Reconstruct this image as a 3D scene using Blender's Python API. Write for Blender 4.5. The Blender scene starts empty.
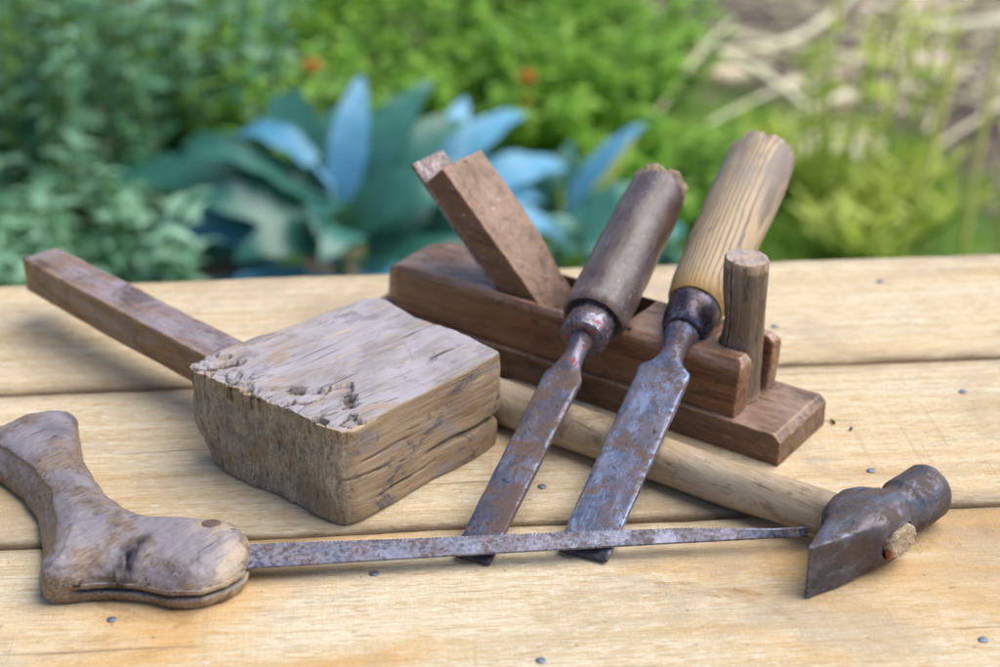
import bpy, bmesh, math, random
from mathutils import Vector, Matrix, noise as mnoise, geometry as mgeo
import numpy as np

random.seed(7)
scene = bpy.context.scene
COL = scene.collection
R = math.radians
V = Vector

# ------------------------------------------------------------------ helpers
def link(o, parent=None):
    COL.objects.link(o)
    if parent is not None:
        o.parent = parent
    return o

def tag(o, label=None, cat=None, group=None, kind=None):
    if label: o['label'] = label
    if cat: o['category'] = cat
    if group: o['group'] = group
    if kind: o['kind'] = kind
    return o

def empty(name, label, cat, loc=(0, 0, 0), rotz=0.0, group=None, mat=None):
    o = bpy.data.objects.new(name, None)
    o.empty_display_size = 0.03
    link(o)
    if mat is not None:
        o.matrix_world = mat
    else:
        o.location = loc
        o.rotation_euler = (0, 0, rotz)
    return tag(o, label, cat, group)

def mesh_obj(name, verts, faces, mat, parent=None, smooth=True, attrs=None):
    me = bpy.data.meshes.new(name)
    me.from_pydata([tuple(v) for v in verts], [], faces)
    me.update()
    if attrs:
        for k, vals in attrs.items():
            a = me.attributes.new(k, 'FLOAT', 'POINT')
            a.data.foreach_set('value', np.asarray(vals, dtype=np.float32))
    me.polygons.foreach_set('use_smooth', [smooth] * len(me.polygons))
    if mat: me.materials.append(mat)
    o = bpy.data.objects.new(name, me)
    return link(o, parent)

def bm_obj(name, bm, mat, parent=None, smooth=True, sharp=None):
    bmesh.ops.recalc_face_normals(bm, faces=bm.faces)
    me = bpy.data.meshes.new(name)
    bm.to_mesh(me); bm.free()
    me.polygons.foreach_set('use_smooth', [smooth] * len(me.polygons))
    if sharp is not None:
        me.set_sharp_from_angle(angle=R(sharp))
    if mat: me.materials.append(mat)
    return link(bpy.data.objects.new(name, me), parent)

def prism_bm(poly, lo, hi, axes='xyz'):
    """polygon in the first two axes, extruded along the third"""
    bm = bmesh.new()
    ix = ['xyz'.index(c) for c in axes]
    def mk(p, h):
        c = [0, 0, 0]; c[ix[0]] = p[0]; c[ix[1]] = p[1]; c[ix[2]] = h
        return bm.verts.new(c)
    a = [mk(p, lo) for p in poly]; b = [mk(p, hi) for p in poly]
    n = len(poly)
    bm.faces.new(a); bm.faces.new(b[::-1])
    for i in range(n):
        bm.faces.new((a[i], a[(i + 1) % n], b[(i + 1) % n], b[i]))
    bmesh.ops.recalc_face_normals(bm, faces=bm.faces)
    return bm

def box_bm(x0, x1, y0, y1, z0, z1):
    return prism_bm([(x0, y0), (x1, y0), (x1, y1), (x0, y1)], z0, z1)

def tmp_obj(bm):
    me = bpy.data.meshes.new('tmp'); bm.to_mesh(me); bm.free()
    return link(bpy.data.objects.new('tmp', me))

def solid(bm, cuts=(), voxel=0.001, smooth=6, fac=0.5):
    """boolean cuts, voxel remesh and smoothing: returns vertex array, normals and faces"""
    o = tmp_obj(bm)
    cs = []
    for c in cuts:
        co = tmp_obj(c); cs.append(co)
        m = o.modifiers.new('b', 'BOOLEAN'); m.operation = 'DIFFERENCE'; m.object = co; m.solver = 'EXACT'
    m = o.modifiers.new('r', 'REMESH'); m.mode = 'VOXEL'; m.voxel_size = voxel; m.adaptivity = 0
    if smooth:
        m = o.modifiers.new('s', 'SMOOTH'); m.factor = fac; m.iterations = smooth
    dg = bpy.context.evaluated_depsgraph_get()
    me = bpy.data.meshes.new_from_object(o.evaluated_get(dg))
    n = len(me.vertices)
    co = np.empty(n * 3); me.vertices.foreach_get('co', co)
    no = np.empty(n * 3); me.vertices.foreach_get('normal', no)
    faces = [tuple(p.vertices) for p in me.polygons]
    bpy.data.meshes.remove(me)
    for x in [o] + cs:
        d = x.data; bpy.data.objects.remove(x); bpy.data.meshes.remove(d)
    return co.reshape(-1, 3), no.reshape(-1, 3), faces

def nz(p, s, seed=0.0):
    return mnoise.noise(V((p[0] * s[0] + seed, p[1] * s[1] + seed * 1.7, p[2] * s[2] - seed)))

def lathe(prof, seg=40, axis='x', squash=1.0, wob=0.0, seed=0, cap=True):
    """prof: list of (position along axis, radius)"""
    vs, fs = [], []
    for i, (t, r) in enumerate(prof):
        for k in range(seg):
            a = 2 * math.pi * k / seg
            w = 1 + wob * mnoise.noise(V((math.cos(a) * 1.3 + seed, math.sin(a) * 1.3, t * 60 + seed)))
            y, z = r * w * math.cos(a), r * w * squash * math.sin(a)
            vs.append((t, y, z) if axis == 'x' else (y, z, t))
    n = len(prof)
    for i in range(n - 1):
        for k in range(seg):
            fs.append((i * seg + k, i * seg + (k + 1) % seg, (i + 1) * seg + (k + 1) % seg, (i + 1) * seg + k))
    if cap:
        fs.append(tuple(range(seg))[::-1]); fs.append(tuple((n - 1) * seg + k for k in range(seg)))
    return vs, fs

def smoothstep(a, b, x):
    t = min(1, max(0, (x - a) / (b - a))); return t * t * (3 - 2 * t)

# ------------------------------------------------------------------ shader helpers
class NT:
    def __init__(s, name):
        s.m = bpy.data.materials.new(name); s.m.use_nodes = True
        s.t = s.m.node_tree; s.t.nodes.clear()
        s.out = s.n('ShaderNodeOutputMaterial')
        s.tc = s.n('ShaderNodeTexCoord')
        s.obj = s.tc.outputs['Object']
        s.geo = s.n('ShaderNodeNewGeometry')
    def n(s, kind): return s.t.nodes.new(kind)
    def put(s, sock, v):
        if v is None: return
        if hasattr(v, 'bl_rna') and 'NodeSocket' in type(v).__name__: s.t.links.new(v, sock)
        elif isinstance(v, (tuple, list)):
            sock.default_value = (*v, 1.0) if len(v) == 3 and sock.type == 'RGBA' else v
        else: sock.default_value = v
    def map(s, vec, scale=(1, 1, 1), loc=(0, 0, 0), rot=(0, 0, 0)):
        n = s.n('ShaderNodeMapping'); s.put(n.inputs[0], vec)
        n.inputs[1].default_value = loc; n.inputs[2].default_value = rot; n.inputs[3].default_value = scale
        return n.outputs[0]
    def noise(s, vec, scale, detail=4, rough=0.55, dist=0.0, col=False):
        n = s.n('ShaderNodeTexNoise'); s.put(n.inputs['Vector'], vec)
        n.inputs['Scale'].default_value = scale; n.inputs['Detail'].default_value = detail
        n.inputs['Roughness'].default_value = rough; n.inputs['Distortion'].default_value = dist
        return n.outputs['Color' if col else 'Fac']
    def voro(s, vec, scale, feature='F1', out='Distance'):
        n = s.n('ShaderNodeTexVoronoi'); s.put(n.inputs['Vector'], vec); n.feature = feature
        n.inputs['Scale'].default_value = scale
        return n.outputs[out]
    def wave(s, vec, scale, dist, detail=3, dscale=1.0, droll=0.6, bands='Y'):
        n = s.n('ShaderNodeTexWave'); s.put(n.inputs['Vector'], vec); n.bands_direction = bands
        n.inputs['Scale'].default_value = scale; n.inputs['Distortion'].default_value = dist
        n.inputs['Detail'].default_value = detail; n.inputs['Detail Scale'].default_value = dscale
        n.inputs['Detail Roughness'].default_value = droll
        return n.outputs['Fac']
    def ramp(s, fac, stops, interp='LINEAR'):
        n = s.n('ShaderNodeValToRGB'); s.put(n.inputs[0], fac); cr = n.color_ramp; cr.interpolation = interp
        while len(cr.elements) > len(stops): cr.elements.remove(cr.elements[-1])
        while len(cr.elements) < len(stops): cr.elements.new(0.5)
        for e, (p, c) in zip(cr.elements, stops):
            e.position = p
            e.color = (c, c, c, 1) if isinstance(c, (int, float)) else (*c, 1)
        return n.outputs[0]
    def mix(s, fac, a, b, mode='MIX'):
        n = s.n('ShaderNodeMix'); n.data_type = 'RGBA'; n.blend_type = mode
        s.put(n.inputs[0], fac); s.put(n.inputs[6], a); s.put(n.inputs[7], b)
        return n.outputs[2]
    def math(s, op, a, b=None, c=None):
        n = s.n('ShaderNodeMath'); n.operation = op
        s.put(n.inputs[0], a); s.put(n.inputs[1], b)
        if c is not None: s.put(n.inputs[2], c)
        return n.outputs[0]
    def attr(s, name):
        n = s.n('ShaderNodeAttribute'); n.attribute_name = name; return n.outputs['Fac']
    def sep(s, vec):
        n = s.n('ShaderNodeSeparateXYZ'); s.put(n.inputs[0], vec); return n.outputs
    def rng(s, x, a, b, c=0.0, d=1.0):
        n = s.n('ShaderNodeMapRange'); n.interpolation_type = 'SMOOTHSTEP'; s.put(n.inputs[0], x)
        for i, q in enumerate((a, b, c, d)): n.inputs[i + 1].default_value = q
        return n.outputs[0]
    def bump(s, h, strength=0.5, dist=0.001, normal=None):
        n = s.n('ShaderNodeBump'); n.inputs['Strength'].default_value = strength
        n.inputs['Distance'].default_value = dist; s.put(n.inputs['Height'], h); s.put(n.inputs['Normal'], normal)
        return n.outputs[0]
    def bsdf(s, col, rough=0.6, metal=0.0, normal=None, spec=0.5, sheen=None):
        p = s.n('ShaderNodeBsdfPrincipled')
        s.put(p.inputs['Base Color'], col); s.put(p.inputs['Roughness'], rough); s.put(p.inputs['Metallic'], metal)
        s.put(p.inputs['Normal'], normal); s.put(p.inputs['Specular IOR Level'], spec)
        s.t.links.new(p.outputs[0], s.out.inputs[0]); s.p = p
        return s.m

def g(*c): return tuple(c)

# worn oiled tool wood; grain along the object's local x
def tool_wood(name, dark, mid, light, patina, grain=260.0, patina_amt=0.6, rough=0.5, bump=0.35, spots=(0.55, 0.53, 0.55), seed=0.0, spot_amt=0.5, axis='x', spec=0.5, top=None, top_amt=0.6, worn=0.6, check=0.5):
    t = NT(name)
    ax_ = lambda q: {'x': (q, 1, 1), 'y': (1, q, 1), 'z': (1, 1, q)}[axis]
    v = t.map(t.obj, ax_(0.06), (seed, seed * .7, seed * .3)); v2 = t.map(t.obj, ax_(0.35), (seed, seed, seed))
    v1 = t.map(t.obj, (1, 1, 1), (seed * 2, 3, 1))
    fib = t.noise(v, grain * 4.0, 5, 0.7, 0.2)
    ring = t.noise(v, grain * 0.8, 3, 0.5, 0.8)
    big = t.noise(v2, 38, 5, 0.65, 0.4)
    c = t.ramp(t.math('ADD', t.math('MULTIPLY', ring, 0.45), t.math('MULTIPLY', fib, 0.55)), [(0.35, dark), (0.5, mid), (0.66, light)])
    c = t.mix(t.rng(big, 0.42, 0.66, 0, patina_amt), c, patina)
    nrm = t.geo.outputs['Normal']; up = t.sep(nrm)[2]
    if top is not None:                                                # sky sheen painted into the colour of upward faces
        sky_tint = t.noise(t.map(v2, (1, 1, 1), (5, 5, 5)), 60, 6, 0.7, 0.3)
        c = t.mix(t.math('MULTIPLY', t.rng(up, 0.35, 0.85, 0, top_amt), t.rng(sky_tint, 0.36, 0.6, 0.15, 1)), c, top)
    blot = t.noise(v1, 26, 6, 0.7, 0.5)                                  # handling stains
    c = t.mix(t.rng(blot, 0.50, 0.68, 0, 0.7), c, tuple(x * 0.55 for x in dark))
    grime = t.noise(v2, 120, 6, 0.72, 0.2)
    c = t.mix(t.rng(grime, 0.54, 0.70, 0, 0.7), c, tuple(x * 0.4 for x in dark))
    pt = t.geo.outputs['Pointiness']
    wn = t.math('MULTIPLY', t.rng(pt, 0.505, 0.535, 0, worn), t.rng(t.noise(v1, 140, 4, 0.7), 0.36, 0.6))
    c = t.mix(wn, c, tuple(min(0.8, x * 1.9 + 0.03) for x in light))      # rubbed edges
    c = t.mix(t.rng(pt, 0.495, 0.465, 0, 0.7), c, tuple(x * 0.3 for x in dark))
    ck = t.noise(t.map(v, (1, 1, 1), (2, 9, 4)), grain * 1.3, 2, 0.5, 0.3)   # drying checks
    cm = t.rng(ck, 0.66, 0.70, 0, check)
    c = t.mix(cm, c, tuple(x * 0.25 for x in dark))
    sc1 = t.noise(t.map(t.obj, (40, 420, 420) if axis == 'x' else (420, 60, 420), (seed, 0, 0), (0.3, 0.5, 0.6)), 1.0, 2, 0.5)
    c = t.mix(t.math('MULTIPLY', t.rng(sc1, 0.68, 0.72, 0, 0.45), t.rng(blot, 0.55, 0.4)), c, spots)
    speck = t.noise(v1, 420, 3, 0.6)
    pm = t.math('MULTIPLY', t.rng(speck, 0.60, 0.70), t.rng(big, 0.48, 0.62, 0, spot_amt))
    c = t.mix(pm, c, spots)
    dent = t.noise(v1, 190, 4, 0.6)
    ro = t.math('ADD', t.math('MULTIPLY', grime, 0.45), rough - 0.24)
    h = t.math('ADD', t.math('MULTIPLY', fib, 0.7), t.math('ADD', t.math('MULTIPLY', grime, 0.7), t.math('MULTIPLY_ADD', cm, -1.2, t.math('MULTIPLY', dent, 1.1))))
    return t.bsdf(c, ro, 0, t.bump(h, bump, 0.0015), spec)

def old_iron(name, steel, rust, amt=0.5, rough=0.42, seed=0.0, sc=1.0, red=None, dark_end=None, metal=0.75):
    t = NT(name)
    v = t.map(t.obj, (1, 1, 1), (seed, seed, seed))
    a = t.noise(v, 70 * sc, 7, 0.72, 0.3); b = t.noise(v, 420 * sc, 5, 0.7, 0.2); cc = t.noise(v, 1500, 3, 0.6)
    s1 = t.mix(t.rng(t.noise(v, 300 * sc, 6, 0.65, 0.2), 0.35, 0.65), tuple(x * 0.62 for x in steel), steel)
    lt = t.noise(t.map(v, (0.45, 1, 1)), 75, 8, 0.72, 0.4)
    s1 = t.mix(t.rng(lt, 0.46, 0.58, 0, 0.75), s1, tuple(min(1, x * 1.9) for x in steel))
    scr = t.noise(t.map(t.obj, (25, 900, 900), (seed, 0, 0), (0, 0, 0.05)), 1.0, 2, 0.5)
    s1 = t.mix(t.rng(scr, 0.62, 0.70, 0, 0.5), s1, tuple(min(1, x * 2.4) for x in steel))
    fine = t.noise(v, 620, 4, 0.7)
    m = t.math('ADD', t.math('MULTIPLY', a, 0.68), t.math('ADD', t.math('MULTIPLY', b, 0.14), t.math('MULTIPLY', fine, 0.18)))
    rm = t.rng(m, 0.575 - 0.16 * amt, 0.625 - 0.16 * amt)
    tint = t.rng(t.noise(v, 32, 6, 0.7), 0.44, 0.60, 0, 0.7)
    s1 = t.mix(tint, s1, tuple(0.45 * q + 0.55 * w_ for q, w_ in zip(steel, rust)))
    r1 = t.mix(t.rng(cc, 0.35, 0.7), tuple(x * 0.40 for x in rust), rust)
    c = t.mix(t.math('MULTIPLY', rm, 0.8), s1, r1)
    pit = t.noise(v, 240, 3, 0.6)
    c = t.mix(t.rng(pit, 0.64, 0.70, 0, 0.7), c, (0.025, 0.02, 0.02))
    pt = t.geo.outputs['Pointiness']
    c = t.mix(t.math('MULTIPLY', t.rng(pt, 0.51, 0.56, 0, 0.6), t.rng(b, 0.4, 0.6)), c, tuple(min(1, x * 2.3 + 0.05) for x in steel))
    if red is not None:
        x0, x1 = red
        px = t.sep(t.obj)
        mk = t.math('MULTIPLY', t.rng(px[0], x0, x0 + 0.004), t.rng(px[0], x1 - 0.004, x1, 1, 0))
        mk = t.math('MULTIPLY', mk, t.rng(t.noise(v, 150, 4, 0.6), 0.60, 0.64))
        c = t.mix(mk, c, (0.30, 0.045, 0.045)); rm = t.math('MAXIMUM', rm, mk)
    if dark_end is not None:
        px = t.sep(t.obj)
        c = t.mix(t.rng(px[0], dark_end * 0.4, dark_end, 0.8, 0), c, (0.03, 0.028, 0.032))
    me = t.math('MULTIPLY_ADD', rm, -metal, metal)
    ro = t.math('ADD', t.math('MULTIPLY', rm, 0.3), t.math('MULTIPLY_ADD', b, 0.25, rough - 0.12))
    h = t.math('ADD', t.math('MULTIPLY', b, 0.35), t.math('ADD', t.math('MULTIPLY', rm, 0.35), t.math('MULTIPLY_ADD', t.rng(pit, 0.62, 0.7), -0.8, t.math('MULTIPLY', cc, 0.12))))
    return t.bsdf(c, ro, me, t.bump(h, 0.35, 0.0005))

def flat(name, col, rough=0.7, metal=0.0, sc=200, bump=0.3):
    t = NT(name)
    n = t.noise(t.obj, sc, 5, 0.65)
    c = t.mix(t.rng(n, 0.3, 0.7), tuple(x * 0.6 for x in col), tuple(min(1, x * 1.25) for x in col))
    return t.bsdf(c, rough, metal, t.bump(n, bump, 0.001))

# ------------------------------------------------------------------ camera, sky, sun
CAM_H = 0.53954
cam_d = bpy.data.cameras.new('camera'); cam = link(bpy.data.objects.new('camera', cam_d))
cam.location = (0, 0, CAM_H); cam.rotation_euler = (R(90 - 26.5), 0, 0)
cam_d.sensor_width = 36; cam_d.lens = 61.2; cam_d.clip_end = 500; cam_d.clip_start = 0.02
cam_d.dof.use_dof = True; cam_d.dof.focus_distance = 0.975; cam_d.dof.aperture_fstop = 61.2 / 13.2
scene.camera = cam

SUN_EL, SUN_AZ = 56.0, 78.0          # azimuth measured from +y towards +x
w = bpy.data.worlds.new('World'); scene.world = w; w.use_nodes = True
nt = w.node_tree; bg = nt.nodes['Background']
sky = nt.nodes.new('ShaderNodeTexSky'); sky.sky_type = 'NISHITA'; sky.sun_disc = False
sky.sun_elevation = R(SUN_EL); sky.sun_rotation = R(SUN_AZ); sky.air_density = 1.0; sky.dust_density = 1.0; sky.ozone_density = 1.0
nt.links.new(sky.outputs[0], bg.inputs[0]); bg.inputs[1].default_value = 0.148
sd = bpy.data.lights.new('sun', 'SUN'); sun = link(bpy.data.objects.new('sun', sd))
sd.energy = 5.0; sd.angle = R(64); sd.color = (1.0, 0.95, 0.84)
dirv = V((math.sin(R(SUN_AZ)) * math.cos(R(SUN_EL)), math.cos(R(SUN_AZ)) * math.cos(R(SUN_EL)), math.sin(R(SUN_EL))))
sun.rotation_euler = (-dirv).to_track_quat('-Z', 'Y').to_euler()
scene.view_settings.view_transform = 'Standard'; scene.view_settings.look = 'None'; scene.view_settings.exposure = 0
scene.cycles.use_denoising = True

# ------------------------------------------------------------------ the table
TYAW = R(4.55)
table = empty('garden_table', 'pale table of wide rough sawn boards with dark gaps, the tools lie on it', 'table', (0, 0, 0), TYAW)

def plank_mat(name, seed, warm, stain, grey):
    t = NT(name)
    o = t.map(t.obj, (1, 1, 1), (seed * 3.1, seed * 1.7, seed))
    v = t.map(o, (0.05, 1, 1))
    ring = t.noise(v, 60, 4, 0.55, 0.6)
    ring2 = t.noise(t.map(o, (0.03, 1, 1)), 190, 3, 0.6, 0.4)
    fib = t.noise(t.map(o, (0.12, 1, 1)), 900, 4, 0.7)
    saw = t.noise(t.map(o, (1, 0.16, 1)), 420, 4, 0.65, 0.3)          # marks of the saw across the board
    fuzz = t.noise(o, 700, 5, 0.75)
    c = t.ramp(t.math('ADD', t.math('MULTIPLY', ring, 0.65), t.math('MULTIPLY', ring2, 0.35)),
               [(0.30, (0.48, 0.365, 0.225)), (0.45, (0.63, 0.51, 0.34)), (0.6, (0.70, 0.60, 0.44)), (0.75, (0.62, 0.485, 0.30))])
    fl2 = t.noise(t.map(o, (0.22, 1, 1), (8, 3, 3)), 640, 4, 0.7, 0.2)
    c = t.mix(t.rng(fl2, 0.50, 0.66, 0, 0.75), c, (0.82, 0.76, 0.64))
    fl = t.noise(t.map(o, (0.10, 1, 1), (3, 3, 3)), 560, 3, 0.6, 0.3)
    c = t.mix(t.rng(fl, 0.53, 0.62, 0, 0.62), c, (0.45, 0.30, 0.15))
    c = t.mix(t.rng(saw, 0.58, 0.78, 0, 0.14), c, (0.50, 0.38, 0.24))
    big = t.noise(t.map(o, (0.35, 1, 1)), 9, 5, 0.6, 0.7)
    c = t.mix(t.rng(big, 0.45, 0.7, 0, warm), c, (0.62, 0.33, 0.09))
    st = t.noise(t.map(o, (0.6, 1, 1), (4, 2, 1)), 16, 6, 0.65, 0.8)
    c = t.mix(t.rng(st, 0.56, 0.72, 0, stain), c, (0.30, 0.15, 0.045))
    gr = t.noise(t.map(o, (0.4, 1, 1), (9, 5, 2)), 22, 6, 0.7, 0.6)
    c = t.mix(t.rng(gr, 0.55, 0.75, 0, grey), c, (0.30, 0.28, 0.28))
    dots = t.noise(t.map(o, (1, 1, 1), (1, 7, 3)), 170, 4, 0.6)
    c = t.mix(t.rng(dots, 0.66, 0.72, 0, 0.7), c, (0.14, 0.085, 0.045))
    tiny = t.noise(t.map(o, (0.7, 1, 1), (6, 2, 9)), 520, 3, 0.6)
    c = t.mix(t.rng(tiny, 0.70, 0.74, 0, 0.7), c, (0.13, 0.09, 0.06))
    wv = t.wave(t.map(o, (0.10, 1, 1), (0, 0.3, 0)), 26, 7.0, 4, 0.9, 0.6, 'Y')
    c = t.mix(t.rng(wv, 0.62, 0.95, 0, 0.2), c, (0.52, 0.35, 0.17))
    ckb = t.noise(t.map(o, (0.018, 1, 1), (6, 1, 2)), 230, 2, 0.5, 0.25)
    c = t.mix(t.rng(ckb, 0.69, 0.72, 0, 0.7), c, (0.20, 0.12, 0.06))
    sm = t.noise(t.map(o, (0.8, 1, 1), (2, 8, 5)), 7, 6, 0.7, 0.8)
    c = t.mix(t.rng(sm, 0.48, 0.64, 0, 0.5), c, (0.40, 0.31, 0.22))
    cr = t.noise(t.map(o, (260, 9, 1), (0, 0, 0), (0, 0, 0.12)), 1.0, 2, 0.5)
    c = t.mix(t.math('MULTIPLY', t.rng(cr, 0.64, 0.72, 0, 0.35), t.rng(big, 0.4, 0.6)), c, (0.44, 0.33, 0.23))
    ez = t.sep(t.obj)                                                   # sides of the boards are browner
    nrm = t.sep(t.tc.outputs['Normal'])
    c = t.mix(t.rng(nrm[2], 0.2, 0.75, 0.75, 0), c, (0.40, 0.26, 0.125))
    edge = t.attr('edge')
    c = t.mix(t.math('MULTIPLY', edge, t.rng(t.noise(t.map(o, (0.3, 1, 1)), 60, 5, 0.7), 0.3, 0.6, 0.15, 0.9)), c, (0.27, 0.19, 0.115))
    h = t.math('ADD', t.math('MULTIPLY', saw, 0.30), t.math('ADD', t.math('MULTIPLY', fib, 0.5), t.math('MULTIPLY', fuzz, 0.55)))
    return t.bsdf(c, 0.72, 0, t.bump(h, 0.9, 0.0014), 0.3)

def plank(y0, y1, mat, seed, gap=0.0045):
    """one board, lying along local x, top at z = 0, its long edges slightly wavy and rounded"""
    x0, x1, th = -0.80, 0.80, 0.026
    nx = 220
    ys = [0.0, 0.0012, 0.004, 0.012, 0.03]
    vs, fs, ed = [], [], []
    W = y1 - y0
    prof = [(0, -th), (0, -0.004), (0.0006, -0.0014), (0.0022, -0.0003), (0.006, 0), (0.016, 0), (0.5 * W, 0)]
    prof = prof + [(W - a, b) for a, b in prof[-2::-1]]
    m = len(prof)
    for i in range(nx + 1):
        x = x0 + (x1 - x0) * i / nx
        for a, b in prof:
            near = a < W / 2
            wob = 0.0024 * mnoise.noise(V((x * 9, seed + (0 if near else 5), 0))) + 0.0010 * mnoise.noise(V((x * 60, seed + (3 if near else 8), 1)))
            k = max(0.0, 1 - min(a, W - a) / 0.03)
            y = y0 + gap / 2 + a * (W - gap) / W + wob * k
            z = b + (0.0005 * mnoise.noise(V((x * 14, y * 30, seed)))) * (1 if b > -0.01 else 0) * (0.3 + 0.7 * (1 - k))
            vs.append((x, y, min(z, 0.0004)))
            ed.append(smoothstep(0.012, 0.0, min(a, W - a)))
    for i in range(nx):
        for j in range(m):
            a, b = i * m + j, i * m + (j + 1) % m
            fs.append((a, b, b + m, a + m))
    fs.append(tuple(range(m))); fs.append(tuple(nx * m + j for j in range(m))[::-1])
    o = mesh_obj('plank', vs, fs, mat, table, True, {'edge': ed})
    o.data.set_sharp_from_angle(angle=R(50))
    return o

C4 = math.cos(TYAW)
rows = [0.4645, 0.649, 0.834, 1.0191, 1.1953]
rows = [r * C4 for r in rows]
pm = [plank_mat('board_a', 1.3, 0.75, 0.6, 0.5), plank_mat('board_b', 2.9, 0.85, 0.7, 0.6),
      plank_mat('board_c', 4.4, 0.25, 0.3, 0.6), plank_mat('board_d', 6.1, 0.2, 0.25, 0.5)]
planks = [plank(rows[i], rows[i + 1], pm[i], 11.0 * i + 2) for i in range(4)]
nail_m = flat('nail_steel', (0.22, 0.24, 0.32), 0.38, 0.6, 900, 0.5)
nails = [(0.3081, 0.9949), (0.2271, 0.8936), (0.0253, 0.875), (-0.0698, 0.7835), (0.021, 0.7056), (-0.2063, 0.7408),
         (0.2878, 1.1696), (0.1971, 1.0926), (0.2523, 0.7233)]
rt = Matrix.Rotation(-TYAW, 3, 'Z')
for i, (x, y) in enumerate(nails):
    p = rt @ V((x, y, 0))
    k = max(0, min(3, sum(1 for r in rows[1:4] if p.y > r)))
    rr = 0.0028
    vs, fs = lathe([(-0.004, 0.0012), (-0.0002, 0.0014), (-0.0002, rr), (0.0002, rr * 1.02), (0.0005, rr * 0.9), (0.0006, rr * 0.35)], 16, 'z', wob=0.18, seed=i * 3.3)
    n = mesh_obj('nail', [(a + p.x, b * 0.85 + p.y, c + 0.0003) for a, b, c in vs], fs, nail_m, planks[k])
dim = flat('old_timber', (0.30, 0.21, 0.12), 0.8, 0, 60)
for x in (-0.62, 0.62):
    bm_obj('batten', box_bm(x - 0.03, x + 0.03, rows[0] + 0.03, rows[4] - 0.03, -0.066, -0.027), dim, table, False)
    for y in (rows[0] + 0.08, rows[4] - 0.08):
        bm_obj('leg', box_bm(x - 0.03, x + 0.03, y - 0.03, y + 0.03, -0.75, -0.067), dim, table, False)

# ------------------------------------------------------------------ mallet
MX = V((math.cos(R(45.5)), math.sin(R(45.5)), 0))       # grain of the head
A0 = V((-0.0905, 0.8243, 0))
mal = empty('wooden_mallet', 'old square wooden mallet with battered splintered head lying on its side', 'mallet', A0, R(45.5))
# local: A=(0,0), end grain face on x=0, front right face on y=0, handle leaves the y = 0.125 side
def loc(p): return Matrix.Rotation(-R(45.5), 3, 'Z') @ (V((*p, 0)) - A0)
Bl, Dl, El = loc((-0.1893, 0.9089)), loc((-0.0830, 1.0090)), loc((0.0035, 0.9265))
poly = [(0.0035, 0.011), (0.0055, 0.0045), (0.012, 0.0010), (El.x - 0.012, El.y), (El.x - 0.003, El.y + 0.002), (El.x + 0.0005, El.y + 0.006), (El.x + 0.001, El.y + 0.014), (Dl.x, Dl.y - 0.008), (Dl.x - 0.008, Dl.y), (Bl.x + 0.004, Bl.y), (Bl.x, Bl.y - 0.005)]
HM = 0.066
mcut = [prism_bm([(-0.0001, HM - 0.003), (0.0045, HM - 0.0008), (0.0100, HM + 0.001), (-0.0001, HM + 0.001)], -0.02, 0.2, 'yzx'),
        prism_bm([(-0.0001, 0.004), (0.005, -0.001), (-0.0001, -0.001)], -0.02, 0.2, 'yzx'),
        prism_bm([(El.x - 0.006, HM + 0.001), (El.x - 0.002, HM - 0.0015), (El.x + 0.002, HM - 0.007), (El.x + 0.01, HM - 0.007), (El.x + 0.01, HM + 0.001)], -0.02, 0.2, 'xzy')]
co, no, fc = solid(prism_bm(poly, 0, HM), mcut, 0.00095, 20, 0.5)
end_a, top_a, chip_a = [], [], []
Lx = El.x
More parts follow.
